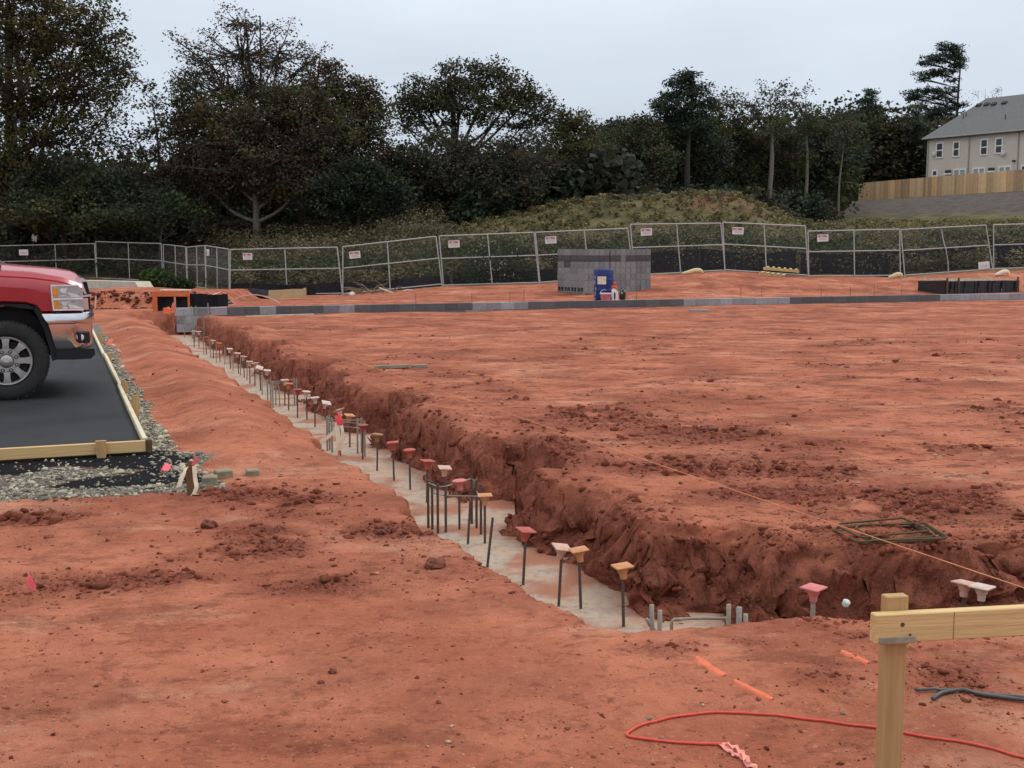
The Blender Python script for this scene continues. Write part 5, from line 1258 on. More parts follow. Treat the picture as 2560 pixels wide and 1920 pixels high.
for (px, py) in ((2447, 264), (2467, 262), (2485, 261), (2511, 258)):
    p = roofpt(px, py); MB().box(p + Vector((0, -.05, .06)), (.55, .4, .2), Matrix.Rotation(R(42), 3, 'X'), bev=.03).build('roof_vent', mat('hood_dark', rgb(.05, .05, .05), .7), rf)
for (px, py) in ((2415, 291), (2408, 296), (2513, 298)):
    p = roofpt(px, py); MB().tube([p - Vector((0, 0, .1)), p + Vector((0, 0, .45))], .05, 8).build('vent_pipe', mat('hood_dark', rgb(.05, .05, .05), .7), rf)

# ------------------------------------------------------------------ wooden privacy fence on the bank
rb = random.Random(2)
f0 = Vector((37.15, 126.0, 0)); f1 = Vector((47.4, 97.5, 0)); d = (f1 - f0); L_ = d.length; d.normalize()
e = thing('wooden_fence', 'tall plank privacy fence of mixed tan boards on top of the bare bank', 'wooden fence', (f0.x, f0.y, 0), math.atan2(d.y, d.x))
b = MB(); n = int(L_ / .14); pal = [(1.18, 1.05, .85), (1, .95, .85), (.82, .72, .62), (.66, .60, .52), (1.08, .92, .72), (.9, .8, .68), (.74, .72, .6)]; run = 0; cur = pal[0]
for i in range(n):
    if run <= 0: cur = rb.choice(pal); run = rb.randint(1, 7)
    run -= 1; k = rb.uniform(.9, 1.1); b.col = tuple(c * k for c in cur)
    p = f0 + d * (i * .14); z0 = zl(p.x, p.y) - .05
    b.box((i * .14 + .07, 0, z0 + .96 + rb.uniform(-.008, .008)), (.132, .02, 1.92))
b.build('planks', mat('fence_cedar', rgb(.66, .48, .31), .85, var=.12, scale=3, attr='Col'), e)
for zz in (.35, 1.55):
    pts = [(i * L_ / 12, .045, zl(*(f0 + d * (i * L_ / 12)).xy) + zz) for i in range(13)]
    MB().tube(pts, .045, 4).build('rail', M_woodx, e)
for i in range(11):
    p = f0 + d * (i * L_ / 10.5 + .1); MB().box((i * L_ / 10.5 + .1, .10, zl(p.x, p.y) + .9), (.09, .09, 1.8)).build('post', M_woodz, e)
# ------------------------------------------------------------------ trees
def leaf_quads(rg, P, size, squash=.55, drop=0.0, elong=1.5):
    n = len(P); a1 = rg.normal(0, 1, (n, 3)); a1[:, 2] = a1[:, 2] * .6 - drop; a1 /= np.linalg.norm(a1, axis=1)[:, None] + 1e-9
    a2 = rg.normal(0, 1, (n, 3)); a2 -= (a2 * a1).sum(1)[:, None] * a1; a2 /= np.linalg.norm(a2, axis=1)[:, None] + 1e-9
    s1 = size[:, None] * .5 * elong; s2 = size[:, None] * .5 * squash * 1.5
    k = rg.uniform(-.25, .25, (n, 1))
    V = np.stack([P - a1 * s1, P + a2 * s2 + a1 * s1 * k, P + a1 * s1, P - a2 * s2 + a1 * s1 * k * .6], 1).reshape(-1, 3)
    return V, np.arange(4 * n).reshape(n, 4)
M_leaf = mat('foliage', rgb(1, 1, 1), .75, var=.0, attr='Col', spec=.15)
nt = M_leaf.node_tree; bs_ = nt.nodes['Principled BSDF']
tr = nt.nodes.new('ShaderNodeBsdfTranslucent'); mxs_ = nt.nodes.new('ShaderNodeMixShader'); mxs_.inputs[0].default_value = .22
src = bs_.inputs['Base Color'].links[0].from_socket; nt.links.new(src, tr.inputs['Color'])
outn = [n for n in nt.nodes if n.type == 'OUTPUT_MATERIAL'][0]; nt.links.new(bs_.outputs[0], mxs_.inputs[1]); nt.links.new(tr.outputs[0], mxs_.inputs[2]); nt.links.new(mxs_.outputs[0], outn.inputs['Surface'])
M_bark = mat('dark_bark', rgb(.055, .047, .038), .95, var=.35, scale=6, bump=.5, bscale=18)
M_palebark = mat('pale_bark', rgb(.17, .15, .125), .95, var=.35, scale=6, bump=.5, bscale=18)
OLIVE = (.062, .070, .027); BROWN = (.066, .052, .030); DKGREEN = (.042, .058, .032); RED = (.085, .048, .030); PINE = (.042, .058, .042); YEL = (.105, .094, .034); GREY = (.062, .062, .045)  # dark green and pine lifted in colour in place of air haze
def tree(name, label, base, Y, lobes, cols, trunk_r=.22, leaf=.17, cl=.55, dens=1.0, bark=None, trunk_top=None, seed=1, group='trees of the wood beyond the site', lean=0, pine=False, limbs=True, bare=0.0, extra_trunk=None, cat='tree'):
    """base: pixel column of the trunk foot; lobes: (px, py, rx, ry, fullness) read at depth Y, each a real ellipsoid of leaf sprays"""
    r_ = np.random.default_rng(seed); rp_ = random.Random(seed)
    bx = at(base, 540, Y).x; bz = zl(bx, Y); O = Vector((bx, Y, bz)); k = Y / F
    e = thing(name, label, cat, O, 0, group)
    L3 = []
    for lb in lobes:
        px, py, rx, ry = lb[:4]; full = lb[4] if len(lb) > 4 else 1.0
        c = at(px, py, Y) - O; c.y += r_.uniform(-.5, .5) * rx * k * .8
        L3.append((c, rx * k, ry * k, full))
    top = max(c.z for c, *_ in L3) if trunk_top is None else (at(base, trunk_top, Y) - O).z
    tk = MB()
    path = []; nseg = 9
    for i in range(nseg + 1):
        f_ = i / nseg
        path.append(Vector((lean * top * f_ + .10 * math.sin(seed + f_ * 5) * f_ * 2, .08 * math.cos(seed * 2 + f_ * 4), top * f_ - .3 * (1 - f_))))
    rad = [trunk_r * (1.25 if i == 0 else 1) * (1 - .86 * (i / nseg) ** 1.1) for i in range(nseg + 1)]
    tk.tube(path, rad, 8)
    def tp(z):
        f_ = min(max(z / top, 0), 1) * nseg; i = min(int(f_), nseg - 1); return path[i].lerp(path[i + 1], f_ - i), trunk_r * (1 - .86 * (f_ / nseg))
    CL = []; CW = []
    for (c, rx, rz, full) in L3:
        z0 = max(c.z - rz * .9 - abs(c.x - lean * c.z) * (.15 if pine else .55), top * .22)
        s, sr = tp(z0)
        lr = min(sr * .6, .05 + .035 * rx)
        mid = s.lerp(c, .5) + Vector((0, 0, -.06 * rx if pine else -.12 * (c - s).length))
        if limbs: tk.tube(curve_pts([s, mid, c], 4), [lr * (1 - .7 * i / 8) for i in range(9)], 6)
        vol = rx * rz * rx
        n = max(5, int(dens * (full if full < .6 else full * 1.5) * 10.5 * (rx * rz) ** .95 / (cl ** 1.7) * .62))
        u = r_.normal(0, 1, (n, 3)); u /= np.linalg.norm(u, axis=1)[:, None]
        rr = r_.uniform(.18, 1, n) ** .55
        P = u * rr[:, None] * np.array([rx, rx * .85, rz])
        P *= (1 + .28 * (fbm(u[:, 0] * 2.2 + seed, u[:, 2] * 2.2 + u[:, 1] * 1.5, 3, seed) - .5) * 2)[:, None]
        P += np.array(c)
        P[:, 2] = np.maximum(P[:, 2], .3)
        CL.append(P); CW.append(np.full(n, full))
        for i in range(0, n, 1 if bare or pine else 3):
            q = Vector(P[i]); a_ = c.lerp(s, rp_.uniform(0, .35) if not pine else rp_.uniform(0, .8)); m_ = a_.lerp(q, .55) + Vector((rp_.uniform(-.1, .1), rp_.uniform(-.1, .1), -.07 * (q - a_).length * (0 if pine else 1)))
            tw = .010 + .008 * (q - a_).length
            tk.tube([a_, m_, q + (q - m_) * .25], [tw * 1.4, tw, tw * .35], 4, cap=False)
    if extra_trunk:
        for (ax, ay, bx2, by2, rr_) in extra_trunk:
            p0 = at(ax, ay, Y) - O; p1 = at(bx2, by2, Y) - O; tk.tube(curve_pts([p0, p0.lerp(p1, .5) + Vector((.12, .1, 0)), p1], 4), [rr_ * (1 - .6 * i / 8) for i in range(9)], 6)
    tk.build('trunk', bark or M_bark, e, smooth=True)
    CL = np.concatenate(CL); nc = len(CL)
    m = int((52 if pine else 34) * (cl / .55) ** 1.6 * (.17 / leaf) ** 1.3 * (1 - bare))
    cc = np.array(cols)[r_.integers(0, len(cols), nc)] * r_.uniform(.72, 1.38, (nc, 1))
    m = int(m * 1.35); leaf *= .82
    LP = np.repeat(CL, m, 0) + r_.normal(0, 1, (nc * m, 3)) * np.array([cl * .55, cl * .55, cl * (.26 if pine else .36)])
    LP[:, 2] = np.maximum(LP[:, 2], .05)
    LC = np.repeat(cc, m, 0) * r_.uniform(.7, 1.35, (nc * m, 1))
    V, Q = leaf_quads(r_, LP, leaf * r_.uniform(.6, 1.35, len(LP)), .40 if pine else .55, elong=1.7 if pine else 1.35)
    np_mesh('crown', V, Q, M_leaf, LC, e)
    tree.count += len(Q)
    return e
tree.count = 0
G = 'trees of the wood beyond the site'
# left
tree('broadleaf_tree', 'tallest broad olive green tree filling the left edge, its top cut by the photo', 40, 60, [(40, -90, 170, 110, .8), (150, 60, 130, 90, .8), (20, 80, 130, 110, .9), (250, 90, 90, 80, .55), (300, 160, 60, 70, .5), (210, 200, 120, 80, .85), (60, 220, 140, 90, .9), (290, 265, 60, 60, .5), (120, 320, 150, 80, .75), (20, 390, 110, 90, .9), (230, 60, 60, 70, .5)], [OLIVE, OLIVE, YEL, GREY, BROWN], .42, seed=3, cl=.5, leaf=.155, extra_trunk=[(60, 560, -20, 100, .22), (75, 355, 200, 255, .12), (60, 330, 10, -60, .16), (110, 330, 200, 60, .09)])
tree('broadleaf_tree', 'low dark bushy tree under the tallest tree at the left edge', 160, 59, [(160, 450, 150, 70), (60, 500, 130, 70), (250, 500, 120, 60), (170, 540, 160, 45), (20, 440, 70, 60)], [DKGREEN, OLIVE, DKGREEN, GREY], .2, seed=4, cl=.55, leaf=.18)
tree('broadleaf_tree', 'thin gappy tree with sky showing through, between the tallest tree and the sparse topped one', 395, 61, [(400, 300, 75, 60, .45), (470, 330, 70, 80, .5), (350, 360, 70, 60, .45), (430, 400, 90, 70, .45), (380, 240, 45, 40, .35), (300, 380, 60, 60, .5), (470, 250, 55, 60, .6)], [GREY, OLIVE, BROWN], .16, seed=5, cl=.45, leaf=.15)
tree('broadleaf_tree', 'tall sparse topped tree with reddish twigs against the sky, left of center', 638, 63, [(600, 120, 130, 80, .42), (520, 150, 80, 70, .36), (700, 130, 100, 80, .42), (610, 50, 70, 45, .34), (760, 150, 60, 50, .3), (470, 120, 50, 50, .22), (560, 220, 120, 60, .6), (690, 220, 100, 50, .6), (440, 190, 60, 50, .3)], [GREY, BROWN, RED], .26, seed=6, cl=.42, leaf=.13, bare=.18, extra_trunk=[(640, 430, 590, 90, .1), (640, 400, 700, 110, .09), (640, 380, 520, 150, .09), (640, 420, 650, 40, .09)])
tree('broadleaf_tree', 'broad dense brown tree below the sparse crown, left of center', 640, 60, [(610, 310, 170, 90, 1.1), (740, 270, 120, 80, 1.1), (520, 350, 120, 90, 1), (800, 330, 110, 100, 1.1), (640, 400, 170, 90, 1.1), (500, 450, 120, 80, 1), (780, 440, 130, 80, 1), (640, 480, 120, 40, .7)], [BROWN, BROWN, OLIVE, GREY], .24, seed=7, cl=.55, leaf=.16, bark=M_palebark)
tree('broadleaf_tree', 'rust brown rounded tree just left of the domed oak', 860, 62, [(820, 215, 75, 60, 1), (890, 235, 65, 55, 1), (930, 300, 55, 60, .9), (870, 310, 90, 70, 1), (900, 400, 90, 90, 1), (840, 460, 110, 60, .9)], [RED, BROWN, OLIVE], .22, seed=8, cl=.5, leaf=.155)
tree('broadleaf_tree', 'dark green bush tree in front of the rust brown tree', 900, 57.5, [(890, 450, 85, 70), (840, 490, 80, 50), (950, 480, 80, 60), (900, 520, 100, 35)], [DKGREEN, (.016, .022, .015)], .15, seed=9, cl=.5, leaf=.17)
tree('broadleaf_tree', 'light green low shrub tree at the foot of the brown tree', 400, 57, [(410, 500, 55, 40), (350, 535, 80, 30), (460, 535, 70, 30)], [(.040, .055, .024), DKGREEN], .1, seed=10, cl=.45, leaf=.16, group='understory shrubs of the wood')
# centre dome
tree('oak_tree', 'large domed oak with sky gaps under its crown, center of the treeline', 1130, 68, [(1150, 195, 75, 42, .95), (1225, 185, 55, 40, .9), (1060, 235, 70, 45, 1), (1290, 235, 70, 50, .95), (1160, 260, 110, 45, 1), (1020, 265, 55, 35, 1), (1340, 275, 50, 45, .85), (1250, 290, 90, 40, .6), (1080, 300, 90, 30, .5), (1340, 320, 50, 30, .45), (1010, 310, 45, 30, .5)], [OLIVE, GREY, OLIVE, BROWN], .34, seed=11, cl=.5, leaf=.16, extra_trunk=[(1135, 420, 1060, 250, .12), (1135, 400, 1220, 210, .13), (1140, 420, 1310, 260, .11), (1130, 430, 1150, 200, .12)])
tree('broadleaf_tree', 'dark brown tree below the domed oak with pale stems', 1120, 64, [(1080, 390, 110, 60), (1200, 390, 110, 60), (1300, 400, 90, 70), (1150, 450, 130, 60), (1010, 420, 70, 80), (1260, 470, 120, 50)], [BROWN, DKGREEN, GREY], .2, seed=12, cl=.55, leaf=.17, bark=M_palebark, extra_trunk=[(1110, 545, 1130, 380, .05), (1075, 545, 1040, 400, .05), (1125, 550, 1150, 410, .045), (1090, 545, 1080, 400, .05)])
tree('broadleaf_tree', 'flat topped olive tree right of the domed oak', 1425, 70, [(1430, 300, 55, 28, 1), (1395, 320, 45, 30, .9), (1460, 325, 35, 30, .8), (1420, 370, 80, 45, 1), (1420, 440, 100, 60, 1)], [OLIVE, BROWN, YEL], .2, seed=13, cl=.48, leaf=.16)
tree('broadleaf_tree', 'pale green rounded tree farther off in the dip of the treeline', 1545, 120, [(1545, 312, 38, 20, 1), (1590, 325, 40, 24, 1), (1500, 330, 40, 18, 1), (1540, 360, 70, 35, 1)], [(.055, .070, .042), (.045, .058, .034)], .25, seed=14, cl=.8, leaf=.30)
tree('broadleaf_tree', 'olive tree in the dip between the flat topped tree and the dark pine', 1560, 78, [(1540, 370, 80, 50), (1610, 340, 60, 50), (1520, 430, 90, 60), (1620, 420, 80, 70), (1570, 480, 110, 45)], [OLIVE, DKGREEN, BROWN], .22, seed=15, cl=.55, leaf=.18)
# right
tree('pine_tree', 'dark cone topped pine rising above the middle of the treeline', 1718, 80, [(1722, 192, 22, 15), (1705, 212, 36, 18), (1745, 225, 34, 16), (1690, 240, 46, 18), (1752, 255, 38, 18), (1672, 268, 50, 20), (1730, 285, 50, 18), (1665, 305, 46, 20), (1740, 320, 46, 16), (1690, 335, 45, 18)], [PINE, PINE, DKGREEN], .26, seed=16, cl=.5, leaf=.19, pine=True, trunk_top=188, bark=M_bark)
tree('broadleaf_tree', 'thin olive crowned tree right of the dark pine', 1790, 85, [(1800, 250, 45, 28, .45), (1835, 255, 40, 28, .45), (1780, 285, 50, 30, .6), (1840, 295, 45, 25, .5), (1790, 330, 60, 30, .8)], [OLIVE, GREY, YEL], .2, seed=17, cl=.5, leaf=.17)
tree('broadleaf_tree', 'pair topped sparse tree with pale trunk, right of center', 1922, 84, [(1935, 225, 38, 26, .42), (1905, 255, 42, 30, .5), (1955, 255, 36, 28, .42), (1920, 295, 55, 32, .6), (1950, 320, 40, 24, .5)], [GREY, OLIVE, BROWN], .2, seed=18, cl=.46, leaf=.16, bark=M_palebark)
tree('broadleaf_tree', 'small grey green sparse tree beside the pair topped one', 2012, 86, [(2005, 240, 34, 24, .38), (2030, 270, 42, 24, .42), (1995, 285, 38, 24, .45), (2020, 315, 48, 25, .6)], [GREY, OLIVE], .17, seed=19, cl=.46, leaf=.16, bark=M_palebark)
tree('pine_tree', 'small pointed pine left of the tall lone pine', 2172, 142, [(2178, 232, 13, 14), (2170, 255, 24, 14), (2190, 275, 26, 13), (2150, 285, 30, 14), (2185, 305, 30, 14), (2130, 295, 34, 14)], [PINE, DKGREEN], .24, seed=20, cl=.6, leaf=.22, pine=True, trunk_top=222)
tree('pine_tree', 'tallest lone pine with layered branches reaching left, behind the house', 2384, 150, [(2368, 118, 26, 14, 1), (2392, 138, 20, 14, 1), (2345, 145, 40, 12, 1), (2310, 158, 26, 8, .8), (2385, 165, 26, 10, 1), (2345, 178, 52, 10, .9), (2300, 196, 30, 7, .8), (2345, 226, 42, 9, 1), (2292, 232, 34, 9, 1), (2300, 246, 44, 7, .8), (2358, 244, 26, 8, .8), (2375, 264, 26, 9, .9), (2300, 264, 30, 8, .8), (2335, 282, 46, 12, 1), (2385, 286, 16, 9, 1), (2402, 150, 14, 9, 1), (2400, 262, 12, 7, .8), (2372, 200, 18, 8, .7), (2400, 118, 14, 9, .8), (2340, 300, 50, 12, 1), (2280, 300, 40, 12, 1)], [PINE, PINE, (.034, .044, .028)], .34, seed=21, cl=.52, leaf=.24, dens=.8, pine=True, trunk_top=116, lean=.0)
tree('broadleaf_tree', 'dark evergreen mass beside the left end of the house', 2240, 136, [(2250, 330, 60, 30), (2190, 340, 60, 34), (2290, 335, 45, 34), (2230, 390, 90, 50), (2270, 430, 60, 45), (2180, 430, 80, 50)], [DKGREEN, PINE, OLIVE], .3, seed=22, cl=.75, leaf=.26)
tree('bare_sapling', 'leafless thin sapling sticking up behind the house roof', 2448, 150, [(2440, 235, 18, 22, .25), (2465, 245, 18, 18, .2)], [GREY], .12, seed=23, cl=.5, leaf=.14, bare=.9, bark=M_palebark, trunk_top=222)
tree('bare_sapling', 'wispy sapling with few leaves above the right part of the house roof', 2490, 150, [(2490, 225, 12, 12, .5), (2486, 245, 16, 16, .3)], [GREY, OLIVE], .10, seed=24, cl=.4, leaf=.16, bare=.6, bark=M_palebark, trunk_top=215)
rbk = random.Random(6)
MIDS = [(1660, 84, 400, 'brown leafed middle tree under the dark pine'), (1740, 82, 390, 'dark middle tree directly behind the grassy mound top'), (1840, 86, 385, 'olive middle tree right of the grassy mound top'), (1930, 88, 400, 'dark middle tree around the pale trunk right of the mound'), (2030, 92, 395, 'tallest middle tree above the gap between mound and bank'),
        (2085, 98, 380, 'brown middle tree with pale trunk left of the wooden fence'), (2190, 138, 400, 'darkest middle tree right behind the end of the wooden fence')]
for i, (px, Y, py, lb) in enumerate(MIDS):
    rx = 72
    tree('broadleaf_tree', lb, px, Y, [(px + rbk.uniform(-25, 25), py - 55 + rbk.uniform(-12, 12), rx * .8, 38), (px - 40, py, rx * .8, 50), (px + 42, py - 5, rx * .8, 50), (px + rbk.uniform(-20, 20), py + 60, rx, 55), (px - 30, py + 105, rx * .9, 40)], [[DKGREEN, BROWN, OLIVE], [DKGREEN, PINE, GREY], [OLIVE, BROWN, DKGREEN]][i % 3], .2, seed=40 + i, cl=.62, leaf=.21, bark=M_palebark if i in (3, 5) else None)
tree('slim_tree', 'slim pale trunked tree with small crown left of the wooden fence', 2097, 84, [(2095, 340, 40, 30, .6), (2085, 310, 30, 20, .5), (2110, 320, 28, 20, .5)], [GREY, BROWN, OLIVE], .10, seed=60, cl=.5, leaf=.17, bark=M_palebark, trunk_top=320)
tree('slim_tree', 'slim pale leaning trunk standing before the dark wood right of center', 1925, 78, [(1935, 330, 34, 22, .5), (1950, 310, 26, 18, .4)], [GREY, OLIVE], .11, seed=61, cl=.5, leaf=.17, bark=M_palebark, trunk_top=330)

# ------------------------------------------------------------------ the wood that closes the view behind them (one mass), and the brush
def mass(name, label, cat, pts, cols, leaf, per, seed, sp):
    r_ = np.random.default_rng(seed); P = []; Cc = []
    zz_ = land(np.array([p[0] for p in pts]), np.array([p[1] for p in pts]))
    for (x, y, h, w_), z0 in zip(pts, zz_):
        n = per
        u = r_.normal(0, 1, (n, 3)); u /= np.linalg.norm(u, axis=1)[:, None]; q = u * (r_.uniform(.2, 1, (n, 1)) ** .6) * np.array([w_, w_ * .7, h * .55]); q[:, 2] += h * .48
        q[:, 2] = np.maximum(q[:, 2], .1)
        P.append(q + np.array([x, y, z0])); c = np.array(cols[r_.integers(0, len(cols))]) * r_.uniform(.7, 1.35); Cc.append(np.repeat(c[None], n, 0) * r_.uniform(.7, 1.35, (n, 1)))
    P = np.concatenate(P); Cc = np.concatenate(Cc); V, Q = leaf_quads(r_, P, leaf * r_.uniform(.6, 1.4, len(P)), sp)
    o = np_mesh(name, V, Q, M_leaf, Cc); mass.count = getattr(mass, 'count', 0) + len(Q); return tag(o, label, cat, kind='stuff')
r2 = random.Random(9); pts = []
def colx(px, Y): return at(px, 540, Y).x
for i in range(150):
    px = r2.uniform(-250, 1560); Y = r2.uniform(66, 84)
    top = np.interp(px, [-250, 300, 400, 480, 960, 1000, 1350, 1450, 1500, 1560], [320, 330, 350, 320, 330, 385, 370, 360, 370, 370]) + r2.uniform(0, 60)
    x = colx(px, Y); pts.append((x, Y, max(1.5, at(px, top, Y).z - 3.4), r2.uniform(1.6, 2.6)))
for i in range(170):
    px = r2.uniform(1480, 2360); Y = r2.uniform(92, 128) if px < 2060 else r2.uniform(132, 150)
    top = np.interp(px, [1480, 1560, 1700, 2100, 2360], [350, 335, 305, 300, 325]) + r2.uniform(0, 90)
    x = colx(px, Y); pts.append((x, Y, max(1.5, at(px, top, Y).z - 3.4), r2.uniform(2.4, 3.8)))
mass('woodland', 'dark mass of woods closing the view behind the nearer trees', 'woods', pts, [DKGREEN, BROWN, OLIVE, GREY, (.020, .025, .017)], .36, 480, 70, .7)
pts = []
for i in range(260):
    px = r2.uniform(-150, 2080); Y = np.interp(px, [-150, 1200, 1500, 2080], [59, 63, 70, 80]) + r2.uniform(-1.5, 3)
    if 1250 < px < 2000 and Y < 69: Y = 69 + r2.uniform(0, 4)
    x = colx(px, Y); pts.append((x, Y, r2.uniform(.9, 2.6), r2.uniform(.6, 1.3)))
mass('undergrowth', 'dark undergrowth along the foot of the wood', 'undergrowth', pts, [DKGREEN, BROWN, (.020, .025, .017), GREY], .20, 190, 71, .6)
# tall weeds between the wire fence and the wood
def weeds(name, label, n, region, hfun, cols, leafs, seed, per=42, tuft=None, tp=.0):
    r_ = np.random.default_rng(seed); rr = random.Random(seed); P = []; S_ = []; Cc = []
    XY = []
    while len(XY) < n:
        x, y = region(rr)
        if x is not None: XY.append((x, y))
    zz_ = land(np.array([q[0] for q in XY]), np.array([q[1] for q in XY]))
    for (x, y), z in zip(XY, zz_):
        h = hfun(x, y, rr); w_ = h * rr.uniform(.22, .42)
        q = r_.normal(0, 1, (per, 3)) * np.array([w_, w_, 0]); zz = r_.uniform(.02, 1, per) ** .8; q[:, :2] *= (.45 + .55 * np.sin(zz * 2.6))[:, None]; q[:, 2] = zz * h
        P.append(q + np.array([x, y, z])); c = np.array(rr.choice(cols)) * rr.uniform(.7, 1.35); cc = np.repeat(c[None], per, 0) * r_.uniform(.65, 1.4, (per, 1)); s_ = np.full(per, leafs)
        if tuft is not None and rr.random() < tp:
            top = zz > .78; cc[top] = np.array(tuft) * r_.uniform(.6, 1.2, (int(top.sum()), 1)); s_[top] *= .8
        Cc.append(cc); S_.append(s_)
    P = np.concatenate(P); Cc = np.concatenate(Cc); S_ = np.concatenate(S_); V, Q = leaf_quads(r_, P, S_ * r_.uniform(.6, 1.4, len(P)), .42, elong=1.6)
    o = np_mesh(name, V, Q, M_leaf, Cc); mass.count += len(Q); return tag(o, label, 'weeds', kind='stuff')
def fy(x): return float(np.interp(x, FENCE_X, FENCE_Y))
def reg_mid(rr):
    px = rr.uniform(-150, 2700); Y = rr.uniform(45.0, 63.5); x = colx(px, Y)
    if Y < fy(x) + 1.0: return None, None
    m = float(np.interp(x, MX, MZ, 0, 0))
    if m > .25 and Y > 54 and rr.random() < .9: return None, None
    if x > 15 and Y > 56: return None, None
    return x, Y
def h_mid(x, y, rr):
    m = float(np.interp(x, MX, MZ, 0, 0))
    if m > .2 and y > 55: return rr.uniform(.25, .5)
    near_ = y < fy(x) + 5
    return rr.uniform(.45, 1.0) if near_ else rr.uniform(.6, 1.35) * (1.12 if x < -3 else .75)
WG = [(.085, .082, .038), (.115, .095, .052), (.14, .112, .060), (.060, .068, .034), (.155, .125, .066)]
weeds('tall_weeds', 'brown and olive tall weeds gone to seed covering the slope behind the wire fence', 2900, reg_mid, h_mid, WG, .095, 80, 66, (.24, .20, .12), .34)
def reg_near(rr):
    px = rr.uniform(-150, 2700); 
    x0 = colx(px, 45.5); Y = fy(x0) + rr.uniform(.9, 5.5); x = colx(px, Y)
    if Y < fy(x) + (2.4 if x > -11.5 else .9) or (x > 14.5 and rr.random() < .6): return None, None
    return x, Y
weeds('green_weeds', 'dark green leafy weeds growing right behind the wire fence', 900, reg_near, lambda x, y, rr: rr.uniform(.5, 1.15), [(.036, .052, .024), (.048, .062, .030), (.058, .064, .032)], .13, 81, 46)
def reg_fl(rr): 
    px = rr.uniform(1180, 1300); Y = 44.5 + rr.uniform(.1, .7); return colx(px, Y), Y
weeds('flowering_weeds', 'green weeds with white flowers climbing the wire panel left of the block stacks', 26, reg_fl, lambda x, y, rr: rr.uniform(.7, 1.75), [(.030, .045, .020)], .10, 82, 60, (.62, .64, .58), .0)
r_ = np.random.default_rng(83); n = 28; px = r_.uniform(1185, 1295, n); py = r_.uniform(600, 705, n)
FP = np.array([tuple(at(a_, b_, 44.25)) for a_, b_ in zip(px, py)]); V, Q = leaf_quads(r_, np.repeat(FP, 3, 0) + r_.normal(0, .02, (n * 3, 3)), np.full(n * 3, .05), .9, elong=1)
o = np_mesh('white_flowers', V, Q, mat('petal', rgb(.46, .47, .42), .7)); tag(o, 'scattered small white flowers on the weeds climbing the wire fence', 'flowers', kind='stuff')
# short grass on the mound and on the foot of the bank
def reg_grass(rr):
    if rr.random() < .62: x = rr.uniform(-5, 17); y = rr.uniform(56, 66); return (x, y) if float(np.interp(x, MX, MZ, 0, 0)) > .1 else (None, None)
    px = rr.uniform(2020, 2760); Y = rr.uniform(60, 88); return colx(px, Y), Y
weeds('short_grass', 'short olive grass on the mound and along the foot of the bank', 1700, reg_grass, lambda x, y, rr: rr.uniform(.12, .32), [(.17, .155, .062), (.14, .125, .055), (.20, .155, .08), (.22, .19, .085)], .10, 84, 22)
# the one green bush by the kerb
def bush(px, Y, h, w_, label, cols, seed, leaf=.11, n=900):
    x = colx(px, Y); z = zl(x, Y); r_ = np.random.default_rng(seed); e = thing('green_bush', label, 'bush', (x, Y, z))
    u = r_.normal(0, 1, (n, 3)); u /= np.linalg.norm(u, axis=1)[:, None]; P = u * (r_.uniform(.2, 1, (n, 1)) ** .5) * np.array([w_, w_ * .8, h * .5]) * (1 + .35 * (fbm(u[:, 0] * 2 + seed, u[:, 2] * 2, 2, seed)[:, None] - .5)); P[:, 2] += h * .5
    V, Q = leaf_quads(r_, P, leaf * r_.uniform(.6, 1.4, n), .6); np_mesh('leaves', V, Q, M_leaf, np.array(cols)[r_.integers(0, len(cols), n)] * r_.uniform(.7, 1.4, (n, 1)), e)
    b = MB(); rr = random.Random(seed)
    for i in range(9): a_ = rr.uniform(0, 6.28); b.tube([(0, 0, -.05), (math.cos(a_) * w_ * .3, math.sin(a_) * w_ * .3, h * .4), (math.cos(a_) * w_ * .6, math.sin(a_) * w_ * .6, h * .8)], [.014, .01, .004], 4)
    b.build('stems', M_bark, e); return e
bush(388, 46, .95, .75, 'bright green leafy bush right of the pale kerb', [(.050, .085, .022), (.035, .06, .02), (.07, .10, .03)], 90)
bush(440, 45.5, .6, .7, 'low darker bush beside the bright green one', [(.030, .048, .02), (.026, .04, .018)], 91)
print('leaves', tree.count, mass.count)
# ------------------------------------------------------------------ red pickup parked on the asphalt
x, y = S2W(-.495, 12.62)
TR = thing('pickup_truck', 'red pickup truck with chrome bumper parked nose out on the new asphalt', 'pickup truck', (x, y, .128), A)
M_red = mat('red_paint', rgb(.42, .022, .034), .32, var=.04, coat=.6, spec=.5)
M_chrome = mat('chrome', rgb(.74, .73, .74), .13, metal=1.0, var=.12, scale=5)
M_blk_pl = mat('black_trim', rgb(.012, .012, .014), .55, var=.3)
M_tyre = mat('tyre_rubber', rgb(.030, .029, .028), .85, var=.3, scale=12, bump=.3, bscale=80)
M_alu = mat('alloy', rgb(.42, .40, .385), .4, metal=.7, var=.15, scale=14)
M_blkglass = mat('car_glass', rgb(.012, .015, .017), .05, spec=.7)
hcx = [-1.1, -.03, .19, .52, .64, .70, .745]; hcz = [1.375, 1.368, 1.348, 1.315, 1.288, 1.262, 1.215]
hex_ = [-1.1, -.08, .27, .55, .67, .745]; hez = [1.312, 1.304, 1.28, 1.238, 1.195, 1.165]
zbx = [-1.1, -.475, -.47, -.42, -.35, -.31, -.213, 0, .213, .31, .35, .80]; zbz = [.42, .42, .50, .72, .875, .943, .978, .990, .978, .943, .882, .882]
ST = [-1.1, -.95, -.75, -.6, -.478, -.47, -.42, -.35, -.31, -.26, -.2, -.1, 0, .1, .2, .26, .31, .35, .42, .5, .58, .64, .69, .725, .745]
vs = []; fs = []
